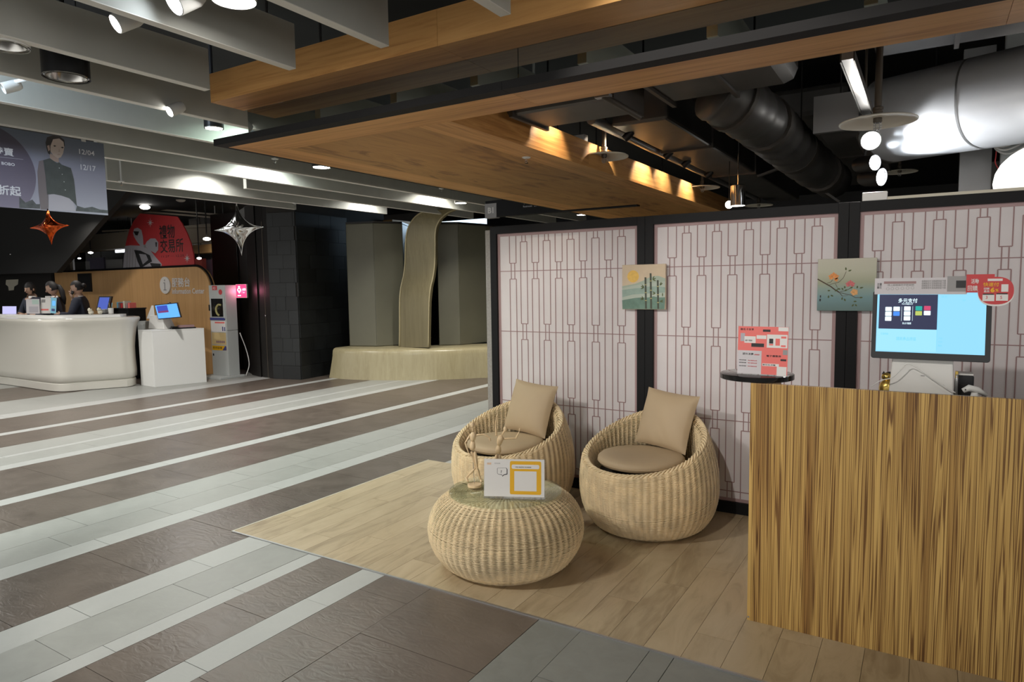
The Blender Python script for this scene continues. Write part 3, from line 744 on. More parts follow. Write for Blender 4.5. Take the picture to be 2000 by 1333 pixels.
# table things -----------------------------------------------------------------
GZ = .4015
def doll(p, name, label, joints, base=True, face=0):
    """jointed wooden artist figure; joints in metres relative to p"""
    r = thing(name, label, 'figurine', p, 0, 'wooden artist mannequins')
    P = {k: Vector(p) + Vector(v) for k, v in joints.items()}
    if base:
        obj('stand', MB().lathe([(.037, 0), (.039, .002), (.039, .012), (.036, .015)], 32, p), 'doll_wood', r, smooth=True)
        obj('stand_rod', MB().tube([Vector(p) + Vector((0, 0, .014)), P['pelvis']], .0016, 6), 'chrome', r)
    def limb(nm, a, b, r0, r1):
        a, b = P[a], P[b]; pts = [a.lerp(b, t) for t in (0, .08, .3, .6, .92, 1)]; rs = [r0 * .5, r0 * .85, r0, (r0 + r1) / 2, r1 * .85, r1 * .5]
        obj(nm, MB().tube(pts, rs, 10), 'doll_wood', r, smooth='all')
    def ball(nm, c, q): obj(nm, MB().ell(P[c] if isinstance(c, str) else c, q, 12, 8), 'doll_wood', r, smooth='all')
    ball('head', 'head', (.0115, .0125, .0165)); limb('neck', 'neck', 'head', .005, .005)
    t = (P['chest'] - P['waist']); obj('torso', MB().tube([P['waist'], P['waist'].lerp(P['chest'], .25), P['waist'].lerp(P['chest'], .7), P['chest'], P['chest'].lerp(P['neck'], .7)], [.009, .014, .0185, .0165, .007], 12), 'doll_wood', r, smooth='all')
    ball('waist_ball', 'waist', (.009, .009, .009))
    obj('hips', MB().tube([P['pelvis'], P['pelvis'].lerp(P['waist'], .3), P['pelvis'].lerp(P['waist'], .7), P['waist']], [.010, .0165, .015, .009], 12), 'doll_wood', r, smooth='all')
    for s in 'lr':
        limb('upper_arm', 'sh' + s, 'el' + s, .0058, .0046); ball('elbow_ball', 'el' + s, (.0048,) * 3); limb('forearm', 'el' + s, 'wr' + s, .0050, .0036)
        limb('hand', 'wr' + s, 'ha' + s, .0050, .0034); ball('shoulder_ball', 'sh' + s, (.0062,) * 3)
        if 'kn' + s in P:
            limb('thigh', 'hi' + s, 'kn' + s, .0098, .0064); ball('knee_ball', 'kn' + s, (.0062,) * 3); limb('shin', 'kn' + s, 'an' + s, .0072, .0044); limb('foot', 'an' + s, 'to' + s, .0062, .0050)
    return r
rv = Vector((CR.x, CR.y, 0)).normalized(); fv = Vector((_f.x, _f.y, 0)).normalized()
def onview(base, lx, up, back=0): return tuple(rv * lx + Vector((0, 0, up)) + fv * back)
b1 = atZ(927, 951, GZ); sc1 = (b1 - CAM).dot(_f) / FPX
def J(base, px, sc, dep={}):
    bx, by = base; o = {}
    for k, (x, y) in px.items(): o[k] = onview(None, (x - bx) * sc, (by - y) * sc * 1.03, dep.get(k, 0))
    return o
def zm(u, v): return (860 + u / 7.84, 800 + v / 7.84)
j1 = J((921, 957), {k: zm(*v) for k, v in dict(head=(462, 305), neck=(468, 395), chest=(470, 440), waist=(462, 545), pelvis=(455, 680), shl=(430, 445), ell=(350, 560), wrl=(400, 720), hal=(440, 755), shr=(515, 455), elr=(635, 445), wrr=(715, 490), har=(735, 545), hil=(440, 700), knl=(500, 940), anl=(350, 1105), tol=(385, 1150), hir=(490, 700), knr=(525, 950), anr=(575, 1130), tor=(590, 1155)).items()}, sc1, dict(ell=-.01, wrl=-.012, hal=-.014, knl=.004, anl=.006, knr=-.008, anr=-.004, tol=-.012, tor=-.014))
doll(tuple(b1), 'wooden_mannequin', 'wooden artist mannequin standing at the left edge of the glass table', j1)
b2 = atZ(972, 938, GZ); sc2 = (b2 - CAM).dot(_f) / FPX
j2 = J((971, 948), {k: zm(*v) for k, v in dict(head=(1000, 395), neck=(945, 480), chest=(930, 510), waist=(895, 640), pelvis=(885, 760), shl=(860, 480), ell=(853, 330), wrl=(870, 215), hal=(890, 165), shr=(985, 540), elr=(1160, 535), wrr=(1215, 430), har=(1220, 385), hil=(860, 780), knl=(840, 930), anl=(850, 1110), tol=(855, 1140), hir=(905, 780), knr=(925, 930), anr=(920, 1110), tor=(935, 1140)).items()}, sc2)
doll(tuple(b2), 'wooden_mannequin', 'wooden artist mannequin with one arm raised, behind the white table sign', j2)
sg_a = atZ(945, 974, GZ); sg_b = atZ(1064, 977, GZ)
u_ = Vector((sg_b.x - sg_a.x, sg_b.y - sg_a.y, 0)); sw = u_.length; u_.normalize(); sh = .205; lean = Vector((-u_.y, u_.x, 0)) * .14 + Vector((0, 0, 1))
sg = thing('table_sign', 'white acrylic table sign with a yellow block and speech bubble on the glass table', 'sign', tuple((sg_a + sg_b) / 2))
F = Face(sg_a + Vector((0, 0, .0005)), u_, lean)
def slab(Fc, a0, a1, b0, b1, d0, d1):
    q = [(a0, b0), (a1, b0), (a1, b1), (a0, b1)]; return MB().prism([Fc.p(a, b, d0) for a, b in q], [Fc.p(a, b, d1) for a, b in q])
obj('acrylic_stand', slab(F, -.001, sw + .001, 0, sh, -.003, .003), 'acrylic', sg)
obj('acrylic_foot', MB().box(0, sw, -.0, .055, 0, .0025, Matrix.Translation(sg_a) @ Matrix(((u_.x, -u_.y, 0, 0), (u_.y, u_.x, 0, 0), (0, 0, 1, 0), (0, 0, 0, 1)))), 'acrylic', sg)
mb = MB(); F.rect(mb, .002, sw - .002, .012, sh - .002, .0034); card = obj('card', mb, 'white_print', sg)
def zs(u, v): return ((u - 60) * sw / 1590, (1290 - v) * sh / 1180)
mb = MB(); a0, b0 = zs(745, 1150); a1, b1_ = zs(1560, 175); F.rrect(mb, a0, a1, b0, b1_, .008, .0037); obj('yellow_block', mb, 'yellow_print', sg)
mb = MB(); a0, b0 = zs(790, 400); a1, b1_ = zs(1510, 275); F.rrect(mb, a0, a1, b0, b1_, .0075, .0040); a0, b0 = zs(860, 1050); a1, b1_ = zs(1440, 470); F.rect(mb, a0, a1, b0, b1_, .0040); obj('white_field', mb, 'white_print', sg)
mb = MB(); a0, b0 = zs(890, 365); text(F, mb, '掃描 填寫問卷 享好禮優惠', a0, b0, w=.036 * sw / .23 * 1.65, h=.0055, d=.0043, bold=.008); obj('printed_text', mb, 'black_print', sg)
mb = MB(); a0, b0 = zs(140, 295); text(F, mb, '找碴', a0, b0, h=.0115, d=.0040, bold=.012); obj('printed_title', mb, 'blossom_pale', sg)
mb = MB(); a0, b0 = zs(340, 265); text(F, mb, '意見調查', a0, b0, h=.006, d=.0040, w=.030); obj('printed_text', mb, 'grey_print', sg)
mb = MB(); F.poly(mb, [zs(*p) for p in ((420, 385), (650, 375), (680, 420), (680, 570), (600, 590), (550, 635), (530, 590), (440, 575), (410, 540), (410, 400))], .0038); bb = obj('speech_bubble', mb, 'black_print', sg)
mb = MB(); F.poly(mb, [zs(*p) for p in ((420, 392), (640, 382), (660, 420), (660, 550), (590, 570), (548, 610), (538, 575), (445, 565), (418, 535))], .0040); obj('bubble_fill', mb, 'white_print', bb)
mb = MB(); a0, b0 = zs(505, 535); text(F, mb, '?', a0, b0, h=.0145, d=.0043, bold=.03); obj('question_mark', mb, 'black_print', bb)

# ------------------------------------------------------------------ zebrano counter and what stands on it
CY, CX0, CX1, CH = 2.975, -.632, 1.25, 1.064
co = thing('reception_counter', 'tall reception counter clad in striped zebrano veneer', 'counter', (.3, 3.2, 0))
obj('front_panel', MB().box(CX0, CX1, CY, CY + .022, .004, CH), 'zebrano', co, bevel=.001)
obj('side_panel', MB().box(CX0, CX0 + .022, CY + .022, CY + .60, .004, CH), 'zebrano', co)
obj('side_panel', MB().box(CX1 - .022, CX1, CY + .022, CY + .60, .004, CH), 'zebrano', co)
WZ = .93
obj('worktop', MB().box(CX0 + .022, CX1 - .022, CY + .022, CY + .60, WZ - .03, WZ), 'black_plastic', co)
obj('corner_shelf', MB().lathe([(.155, CH + .0005), (.158, CH + .002), (.158, CH + .0225), (.155, CH + .024)], 56, (-.640, 3.135, 0)), 'black_gloss', co, smooth=30)
obj('edge_screw', MB().lathe([(.004, 0), (.004, .003)], 10, (CX0 + .006, CY - .001, .02), Matrix.Rotation(PI / 2, 4, 'X')), 'galvanised', co)
# acrylic leaflet holder on the round shelf
SZ = CH + .0245
la, lb = atZ(1440, 731, SZ), atZ(1537.5, 737, SZ)
u_ = Vector((lb.x - la.x, lb.y - la.y, 0)); lw = u_.length; u_.normalize(); lh = .214
lf_ = thing('leaflet_holder', 'clear acrylic holder with a coral red payment leaflet on the round black shelf', 'sign holder', tuple((la + lb) / 2))
F = Face(la, u_, Vector((-u_.y, u_.x, 0)) * .06 + Vector((0, 0, 1)))
obj('acrylic_sleeve', slab(F, -.003, lw + .003, 0, lh + .004, -.003, .003), 'acrylic', lf_)
obj('acrylic_foot', MB().box(-.003, lw + .003, 0, .05, 0, .003, Matrix.Translation(la) @ Matrix(((u_.x, -u_.y, 0, 0), (u_.y, u_.x, 0, 0), (0, 0, 1, 0), (0, 0, 0, 1)))), 'acrylic', lf_)
mb = MB(); F.rect(mb, 0, lw, .006, lh, .0034); obj('leaflet', mb, 'coral_print', lf_)
def zl(u, v): return ((u - 205) * lw / 1000, (1060 - (u - 205) * .045 - v) * lh / 955 + (u - 205) * .045 * lh / 955)
def lrect(nm, m, u0, v0, u1, v1, d=.0037):
    mb = MB(); a0, b0 = zl(u0, v1); a1, b1_ = zl(u1, v0); F.rect(mb, a0, a1, b0, b1_, d); return obj(nm, mb, m, lf_)
lrect('lilac_field', 'lav_print', 207, 580, 692, 1035); lrect('white_box', 'white_print', 790, 255, 1190, 510); lrect('white_box', 'white_print', 335, 300, 565, 430); lrect('white_box', 'white_print', 582, 275, 775, 345)
lrect('white_box', 'white_print', 1010, 110, 1200, 185); lrect('white_box', 'white_print', 1000, 870, 1190, 1050); lrect('white_box', 'white_print', 712, 820, 1040, 870)
lrect('black_tag', 'black_print', 480, 435, 735, 505); lrect('black_tag', 'black_print', 705, 160, 855, 205); lrect('black_tag', 'black_print', 1068, 722, 1180, 760)
lrect('phone_image', 'black_print', 835, 335, 915, 430, .004); lrect('phone_image', 'coral_print', 960, 330, 1045, 465, .004); lrect('red_tag', 'coral_print', 1068, 285, 1168, 325, .004); lrect('red_tag', 'coral_print', 1068, 455, 1160, 490, .004); lrect('red_tag', 'coral_print', 835, 435, 915, 465, .004)
lrect('bow_image', 'grey_print', 1110, 545, 1200, 640, .0038); lrect('bow_image', 'silver_print', 255, 240, 345, 400, .0036)
def ltext(t, u, v0, v1, m, u1=None, d=.0042):
    mb = MB(); a, b = zl(u, v1); a1, _ = zl(u1 or u, v1); _, b1_ = zl(u, v0); text(F, mb, t, a, b, h=b1_ - b, w=(a1 - a) if u1 else None, d=d, bold=.01); obj('printed_text', mb, m, lf_)
ltext('聯名卡友享', 250, 140, 185, 'black_print', 525); ltext('滿千現折', 350, 365, 400, 'black_print', 500); ltext('國外消費', 310, 625, 670, 'black_print', 530); ltext('活動期間', 540, 645, 670, 'red_print', 650); ltext('電子優惠券', 790, 650, 690, 'black_print', 1080); ltext('數位生活圈', 720, 830, 860, 'black_print', 970)
for i, v in enumerate((770, 820, 885)):
    ltext('單筆消費滿額', 240, v - 8, v + 14, 'black_print', 385); ltext('現抵優惠金額', 420, v - 5, v + 16, 'red_print', 605)

# payment monitor ---------------------------------------------------------------
MY = 3.30
pm_ = thing('payment_monitor', 'wide touch monitor with a bright blue payment screen on a white stand', 'monitor', (.01, MY + .05, WZ))
tilt = math.radians(7)
mo = atY(1700.5, 699, MY); mu = (atY(1934, 709, MY) - mo); mw = mu.length; mu.normalize()
F = Face(mo, (mu.x, mu.y, mu.z), Vector((0, math.sin(tilt), math.cos(tilt))))
mh = .292
def rslab(Fc, a0, a1, b0, b1, r, d0, d1, n=5):
    A = MB(); Fc.rrect(A, a0, a1, b0, b1, r, d0, n); B = MB(); Fc.rrect(B, a0, a1, b0, b1, r, d1, n); return MB().prism(A.v, B.v)
obj('bezel', rslab(F, 0, mw, 0, mh, .010, -.028, 0), 'black_plastic', pm_, bevel=.0012)
emis('screen_cyan', (.29, .71, .98), .80); emis('screen_cyan2', (.34, .76, 1.0), .82); emis('screen_navy', (.012, .017, .06), .9); emis('screen_white', (.72, .93, 1.0), 1.1); emis('screen_faint', (.15, .50, .72), 1.1)
emis('screen_teal', (.0, .33, .28), 1); emis('screen_blue', (.04, .22, .75), 1); emis('screen_lime', (.40, .48, .10), 1); emis('screen_rose', (.50, .04, .12), 1)
def zo(u, v): return ((u - 5) * mw / 1385, (880 - v + (u - 5) * .028) * mh / 690 * .985)
def mrect(nm, m, u0, v0, u1, v1, d, par=None, r=None):
    mb = MB(); a0, b0 = zo(u0, v1); a1, b1_ = zo(u1, v0)
    (F.rrect(mb, a0, a1, b0, b1_, r, d) if r else F.rect(mb, a0, a1, b0, b1_, d)); return obj(nm, mb, m, par or pm_)
scn = mrect('display', 'screen_cyan', 62, 215, 1328, 812, .0008)
mrect('display_pane', 'screen_cyan2', 70, 590, 785, 800, .0012, scn)
ad = mrect('display_banner', 'screen_navy', 88, 240, 785, 575, .0014, scn)
mrect('display_divider', 'screen_faint', 785, 215, 789, 800, .0013, scn)
def mtext(t, u0, u1, v0, v1, m, bold=.008, nm='display_text'):
    mb = MB(); a, b = zo(u0, v1); a1, b1_ = zo(u1, v0); text(F, mb, t, a, b, w=a1 - a, h=b1_ - b, d=.0020, bold=bold); obj(nm, mb, m, scn)
mtext('多元支付', 320, 548, 272, 312, 'screen_white', .01); mtext('PAYMENT', 365, 498, 322, 332, 'screen_white'); mtext('安心便利結帳', 378, 482, 515, 535, 'screen_white')
for u, v, m in ((165, 353, 'screen_white'), (263, 353, 'screen_white'), (165, 403, 'screen_white'), (263, 403, 'screen_blue'), (165, 453, 'screen_white'), (392, 353, 'screen_white'), (392, 403, 'screen_white'), (392, 453, 'screen_white'), (528, 353, 'screen_teal'), (628, 353, 'screen_rose'), (528, 403, 'screen_lime'), (628, 403, 'screen_white')):
    mrect('display_button', m, u, v, u + 78, v + 42, .0018, scn, .0022)
for u in (363, 494): mrect('display_rule', 'screen_white', u, 352, u + 3, 500, .0018, scn)
mtext('請將商品掃描', 310, 545, 668, 700, 'screen_faint'); mtext('交易明細', 118, 210, 620, 640, 'screen_faint'); mtext('品名', 825, 890, 255, 272, 'screen_faint'); mtext('小計', 808, 855, 672, 688, 'screen_faint'); mtext('折扣', 808, 850, 708, 725, 'screen_faint'); mtext('應收', 805, 850, 745, 762, 'screen_faint'); mtext('數量', 1065, 1100, 298, 312, 'screen_faint')
# printed strip along the top edge
st = thing('monitor_header_strip', 'pale grey printed instruction strip fixed along the top of the payment monitor', 'sign', tuple(F.p(mw * .4, mh, .002)))
def zoh(u, v): return ((u - 5) * mw / 1385, (880 - v + (u - 5) * .028) * mh / 690 * .985)
def hslab(nm, m, u0, v0, u1, v1, d0, d1, par):
    a0, b0 = zoh(u0, v1); a1, b1_ = zoh(u1, v0); return obj(nm, slab(F, a0, a1, b0, b1_, d0, d1), m, par)
hslab('strip', 'lav_print', 22, 78, 1110, 216, .0005, .0022, st); hslab('grey_end', 'grey_print', 885, 66, 1110, 214, .0022, .0026, st)
def htext(t, u0, u1, v0, v1, m, par, d=.003, bold=.01):
    mb = MB(); a, b = zoh(u0, v1); a1, b1_ = zoh(u1, v0); text(F, mb, t, a, b, w=a1 - a, h=b1_ - b, d=d, bold=bold); obj('printed_text', mb, m, par)
htext('注意', 50, 110, 100, 128, 'black_print', st); htext('事項', 50, 110, 134, 160, 'black_print', st); hslab('brown_rule', 'lattice_pink', 135, 96, 525, 110, .0022, .0026, st)
htext('線上結帳操作步驟說明', 180, 500, 122, 136, 'grey_print', st)
for u in (185, 240, 300, 362, 425, 483):
    mb = MB(); a, b = zoh(u, 163); F.disc(mb, a, b, .0062, .0026, 18); q = obj('step_ring', mb, 'grey_print', st); mb = MB(); F.disc(mb, a, b, .0050, .0029, 18); obj('step_fill', mb, 'lav_print', q)
for v in (95, 118, 141, 164): htext('結帳後恕不退換請保留發票', 590, 870, v, v + 14, 'grey_print', st)
hslab('black_tag', 'black_print', 985, 110, 1095, 180, .0026, .0030, st)
rs = thing('promo_sign', 'round red promotion sign with yellow lettering clipped to the monitor corner', 'sign', tuple(F.p(mw * .95, mh * .95, .01)))
hslab('red_square', 'red_print', 1098, 60, 1405, 230, .0045, .0065, rs)
def oval(m, cu, cv, ru, rv_, d0, d1, nm):
    n = 40; a0, b0 = zoh(cu, cv); ra = ru * mw / 1385; rb = rv_ * mh / 690 * .985
    q = [(a0 + ra * math.copysign(abs(c) ** .85, c), b0 + rb * math.copysign(abs(s_) ** .85, s_)) for c, s_ in unit_ring(n)]
    return obj(nm, MB().prism([F.p(a, b, d0) for a, b in q], [F.p(a, b, d1) for a, b in q]), m, rs)
oval('white_print', 1420, 237, 194, 136, .0075, .0090, 'oval_edge'); oval('red_print', 1420, 222, 192, 134, .0082, .0095, 'oval_card')
htext('快速付', 1283, 1452, 143, 178, 'yellow_print', rs, .0105, .012); htext('6', 1362, 1410, 190, 238, 'yellow_print', rs, .0105, .06); htext('%', 1415, 1450, 205, 232, 'yellow_print', rs, .0105, .03); htext('回饋', 1292, 1352, 190, 208, 'white_print', rs, .0105); htext('最高', 1292, 1352, 214, 236, 'white_print', rs, .0105)
hslab('white_pill', 'white_print', 1330, 108, 1490, 126, .0096, .0100, rs); hslab('white_box', 'white_print', 1478, 165, 1552, 235, .0096, .0100, rs)
for u in (1280, 1425): hslab('white_box', 'white_print', u, 262, u + 128, 320, .0096, .0100, rs); hslab('black_rule', 'black_print', u + 4, 250, u + 120, 258, .0096, .0100, rs)
htext('3', 1315, 1335, 270, 300, 'red_print', rs, .0105); htext('5', 1470, 1490, 275, 305, 'red_print', rs, .0105); htext('活動', 1150, 1235, 100, 145, 'white_print', rs, .0075); htext('回饋', 1115, 1225, 165, 215, 'white_print', rs, .0075)
# white stand of the monitor
x0, x1 = atY(1741, 740, 3.36).x, atY(1862, 740, 3.36).x
obj('stand_column', MB().prism([(x0 - .012, 3.315, WZ), (x1 + .006, 3.315, WZ), (x1 + .006, 3.44, WZ), (x0 - .012, 3.44, WZ)], [(x0 + .004, 3.332, 1.20), (x1 - .006, 3.332, 1.20), (x1 - .006, 3.40, 1.20), (x0 + .004, 3.40, 1.20)]), 'white_plastic', pm_, bevel=.006)
obj('stand_base', MB().box(x0 - .02, x1 + .02, 3.25, 3.46, WZ, WZ + .012), 'white_plastic', pm_, bevel=.003)
obj('vent_mark', MB().box((x0 + x1) / 2 - .004, (x0 + x1) / 2 + .010, 3.3225, 3.3255, 1.088, 1.091), 'grey_print', pm_)
def cubic(p, n=10):
    out = []; p = [Vector(q) for q in p]; p = [2 * p[0] - p[1]] + p + [2 * p[-1] - p[-2]]
    for i in range(1, len(p) - 2):
        for k in range(n):
            u = k / n; a, b, c, d = p[i - 1:i + 3]; out.append(.5 * (2 * b + (c - a) * u + (2 * a - 5 * b + 4 * c - d) * u * u + (3 * b - a - 3 * c + d) * u ** 3))
    out.append(p[-2]); return out
cb = [atY(x, y, 3.285) for x, y in ((1701, 756), (1720, 744), (1742, 738), (1760, 722), (1772, 711), (1790, 718), (1812, 733), (1840, 752), (1866, 768))]
obj('white_cable', MB().tube(cubic(cb), .0022, 6), 'white_plastic', None, 'white cable looping in front of the payment monitor stand', 'cable', smooth='all')
ct = thing('lucky_cat', 'small gold and black lucky cat figurine left of the monitor stand', 'figurine', tuple(atY(1733, 775, 3.36)))
kc = atY(1733, 752, 3.36); ct.location = (kc.x, kc.y, WZ); WINV[ct.name] = root_inv(ct)
obj('body', MB().lathe([(.024, WZ), (.032, WZ + .03), (.033, kc.z - .01), (.028, kc.z + .008), (.017, kc.z + .020), (.012, kc.z + .024)], 20, (kc.x, kc.y, 0)), 'gold', ct, smooth=True)
hd = obj('head', MB().ell((kc.x - .003, kc.y - .004, kc.z + .036), (.021, .020, .018)), 'gold', ct, smooth='all')
for s in (-1, 1): obj('ear', MB().lathe([(.008, 0), (.0005, .014)], 8, (kc.x - .003 + s * .012, kc.y, kc.z + .046)), 'black_plastic', hd)
obj('hood', MB().ell((kc.x + .006, kc.y + .006, kc.z + .040), (.020, .017, .018)), 'black_plastic', hd, smooth='all')
for s in (-1, 1): obj('eye', MB().ell((kc.x - .003 + s * .007, kc.y - .0225, kc.z + .038), (.003, .002, .003), 8, 6), 'black_plastic', hd)
obj('paw', MB().tube([(kc.x + .018, kc.y - .012, kc.z + .002), (kc.x + .030, kc.y - .016, kc.z + .018), (kc.x + .026, kc.y - .02, kc.z + .036)], [.008, .0075, .009], 8), 'black_plastic', ct, smooth='all')
p = atY(1883, 752, 3.40)
pr = thing('receipt_printer', 'black receipt printer with rounded edges right of the monitor stand', 'printer', (p.x, 3.42, WZ))
obj('body', MB().box(p.x - .028, p.x + .033, 3.38, 3.48, WZ, 1.092), 'black_plastic', pr, bevel=.006); obj('lid', MB().box(p.x - .026, p.x + .031, 3.385, 3.475, 1.092, 1.099), 'white_plastic', pr, bevel=.002); obj('slot', MB().box(p.x - .02, p.x + .024, 3.378, 3.381, 1.05, 1.054), 'dark_gap', pr)
p = atY(1868, 735, 3.35)
wh = thing('hand_scanner', 'tan strip and grey handle hanging beside the monitor stand', 'scanner', (p.x, 3.35, WZ))
obj('handle', MB().tube([(p.x, 3.35, WZ), (p.x, 3.35, 1.07), (p.x + .002, 3.345, 1.10)], [.008, .007, .005], 8), 'galvanised', wh, smooth='all'); obj('tab', MB().box(p.x - .005, p.x + .006, 3.342, 3.352, 1.085, 1.113), 'gold', wh, bevel=.002)
p = atY(1893, 768, 3.22)
sp_ = thing('stapler', 'white handheld device lying just behind the counter edge', 'device', (p.x, 3.25, WZ))
obj('shell', MB().tube([(p.x - .02, 3.25, 1.045), (p.x + .0, 3.25, 1.058), (p.x + .03, 3.26, 1.050), (p.x + .06, 3.27, 1.030)], [.010, .014, .013, .008], 10), 'white_plastic', sp_, smooth='all'); obj('dock', MB().lathe([(.03, WZ), (.02, WZ + .05), (.012, 1.04)], 14, (p.x + .02, 3.257, 0)), 'white_plastic', sp_, smooth=True); obj('button', MB().ell((p.x - .012, 3.239, 1.052), (.003, .002, .003), 8, 6), 'black_plastic', sp_)

# ------------------------------------------------------------------ lamps and ducts above the screens
def pendant(px, wpx, label, ztop=3.31, dia=.36, bulb=True):
    p = CAM + ray(*px) * (dia * FPX / wpx); R = dia / 2
    r = thing('pendant_lamp', label, 'lamp', (p.x, p.y, p.z), 0, 'enamel disc pendant lamps')
    obj('pole', MB().tube([(p.x, p.y, p.z + .055), (p.x, p.y, ztop)], .017, 12), 'steel_pipe', r, smooth=True)
    obj('collar', MB().lathe([(.020, .028), (.027, .030), (.027, .045), (.023, .047), (.023, .060), (.026, .062), (.026, .075), (.018, .080)], 16, p), 'steel_pipe', r, smooth=30)
    obj('shade', MB().lathe([(R, 0), (R, .006), (R * .93, .013), (R * .6, .022), (R * .3, .027), (.022, .032), (.018, .030), (.018, .024), (R * .3, .021), (R * .6, .016), (R * .93, .007), (R - .003, .001)], 48, p, capb=False, capt=False), 'lamp_enamel', r, smooth=50)
    sk = obj('socket', MB().lathe([(.020, .024), (.021, .004), (.017, -.002)], 16, p), 'steel_pipe', r, smooth=True)
    if bulb:
        obj('bulb', MB().lathe([(.012, -.002), (.014, -.015), (.013, -.028), (.006, -.036), (.0005, -.037)], 14, p), 'bulb_glass', r, smooth=True)
        cg = MB()
        for a, b in unit_ring(6): cg.tube([(p.x + .017 * a, p.y + .017 * b, p.z), (p.x + .018 * a, p.y + .018 * b, p.z - .028), (p.x + .008 * a, p.y + .008 * b, p.z - .042)], .0014, 4)
        for z in (-.014, -.028): cg.tube([(p.x + .018 * a, p.y + .018 * b, p.z + z) for a, b in unit_ring(12)], .0013, 4, closed=True)
        obj('bulb_cage', cg, 'galvanised', r)
    return r
pendant((1714, 240), 138, 'large cream disc pendant lamp at the right, nearest of the disc lamps')
pendant((1180, 308), 94, 'grey disc pendant lamp with a caged bulb hanging beside the lit wood fascia')
pendant((1372, 368), 66, 'small far disc pendant lamp behind the middle screen', bulb=True)
pendant((1757, 337), 63, 'small bright disc pendant lamp just right of the track spotlights')
pendant((1482, 402), 52, 'small disc pendant lamp peeking over the screen behind a steel can light')

def duct(name, label, x0, x1, y0, y1, z0, z1, m='dark_duct', axis='x', flange=(), bev=.015, rot=0):
    c = Vector(((x0 + x1) / 2, (y0 + y1) / 2, z0)); r = thing(name, label, 'duct', tuple(c), 0)
    Mx = Matrix.Translation(c) @ Matrix.Rotation(rot, 4, 'Z') @ Matrix.Translation(-c)
    obj('duct_body', MB().box(x0, x1, y0, y1, z0, z1, Mx), m, r, bevel=bev)
    for f in flange:
        if axis == 'x': b = MB().box(f - .012, f + .012, y0 - .015, y1 + .015, z0 - .015, z1 + .015, Mx)
        else: b = MB().box(x0 - .015, x1 + .015, f - .012, f + .012, z0 - .015, z1 + .015, Mx)
        obj('flange', b, 'duct_flange', r)
    for q in (.2, .8):
        pos = (x0 + q * (x1 - x0), (y0 + y1) / 2) if axis == 'x' else ((x0 + x1) / 2, y0 + q * (y1 - y0))
        obj('hanger_rod', MB().tube([(pos[0], pos[1], z1 - .01), (pos[0], pos[1], 3.31)], .006, 6), 'dark_steel', r)
    return r
duct('air_duct', 'flat dark duct running beside the front edge of the canopy opening', -2.10, -1.42, 3.36, 3.77, 2.47, 2.66, flange=(-2.05, -1.43), bev=.03)
duct('air_duct', 'wider dark duct in line with the flat duct, over the middle of the opening', -1.36, -.62, 3.50, 4.02, 2.56, 2.80, flange=(-1.32, -.95), bev=.07)
duct('air_duct', 'long dark duct running away above the middle screen', -1.93, -1.52, 4.50, 10.0, 2.60, 2.86, axis='y', flange=(5.6, 7.2), bev=.02)
duct('air_duct', 'second long dark duct running away high above the middle screen', -1.20, -.58, 6.2, 11.0, 2.86, 3.12, axis='y', flange=(7.0, 8.4), bev=.05)
duct('air_duct', 'broad brown-grey duct crossing behind the large disc lamp pole', -.30, 1.2, 4.06, 4.62, 2.80, 3.05, 'duct_brown', flange=(.1, .9), bev=.03)
pp = thing('pipe_run', 'thin grey conduit pipe running beside the long dark duct', 'pipe', (-2.0, 6, 2.6))
obj('pipe', MB().tube([(-1.99, 4.3, 2.62), (-1.99, 9.5, 2.62)], .035, 12), 'galvanised', pp, smooth=True)
for y in (5, 6.5, 8): obj('clip', MB().box(-2.03, -1.95, y, y + .02, 2.655, 3.31), 'dark_steel', pp)
a, b = atY(1178, 187, 3.20), atY(1252, 230, 3.33)
br = thing('conduit_tube', 'short pale conduit tube slanting in front of the flat duct', 'pipe', tuple((a + b) / 2)); obj('tube', MB().tube([a, b], .016, 12), 'duct_flange', br, smooth=True); obj('strap', MB().box(a.x - .04, a.x + .04, a.y - .02, a.y + .02, a.z - .01, a.z + .004), 'galvanised', br)
obj('strap_rod', MB().tube([a, (a.x, a.y, 3.31)], .005, 6), 'dark_steel', br)
# oval silver duct
dr = Vector((-.93, .36, 0)); dn = Vector((.36, .93, 0)); base = Vector((-.27, 5.69, 2.64))
sd = thing('silver_duct', 'large bright silver oval duct at the upper right', 'duct', tuple(base))
ring = [(.40 * math.copysign(abs(c) ** .8, c), .28 * math.copysign(abs(s) ** .8, s)) for c, s in unit_ring(40)]
def duct_seg(t0, t1, g=1.0): 
    A = [base - dr * t0 + dn * (a * g) + Vector((0, 0, b * g)) for a, b in ring]; B = [base - dr * t1 + dn * (a * g) + Vector((0, 0, b * g)) for a, b in ring]
    return MB().prism(A, B)
for t0, t1 in ((0, .57), (.57, 1.5), (1.5, 2.2)): obj('duct_section', duct_seg(t0 + .001, t1 - .001), 'silver_duct', sd, smooth=40)
for t in (.57, 1.5): obj('seam_band', duct_seg(t - .006, t + .006, 1.006), 'galvanised', sd, smooth=40)
obj('end_collar', duct_seg(-.05, 0, 1.02), 'duct_flange', sd, smooth=40)
obj('hanger_rod', MB().tube([base - dr * .3 + Vector((0, 0, .2)), base - dr * .3 + Vector((0, 0, .68))], .006, 6), 'dark_steel', sd)
fx = thing('flexible_duct', 'bulging dark insulated duct left of the track spotlights', 'duct', tuple(atY(1470, 250, 5.0)))
fpath = cubic([atY(x, y, Y) for x, y, Y in ((1395, 178, 4.15), (1440, 205, 4.3), (1490, 240, 4.7), (1530, 275, 5.3), (1575, 315, 6.2), (1625, 352, 7.4))], 8)
obj('insulated_tube', MB().tube(fpath, [.17 * (1 + .06 * math.sin(1.9 * i) + .03 * math.sin(4.3 * i)) for i in range(len(fpath))], 18), 'dark_duct', fx, smooth='all')
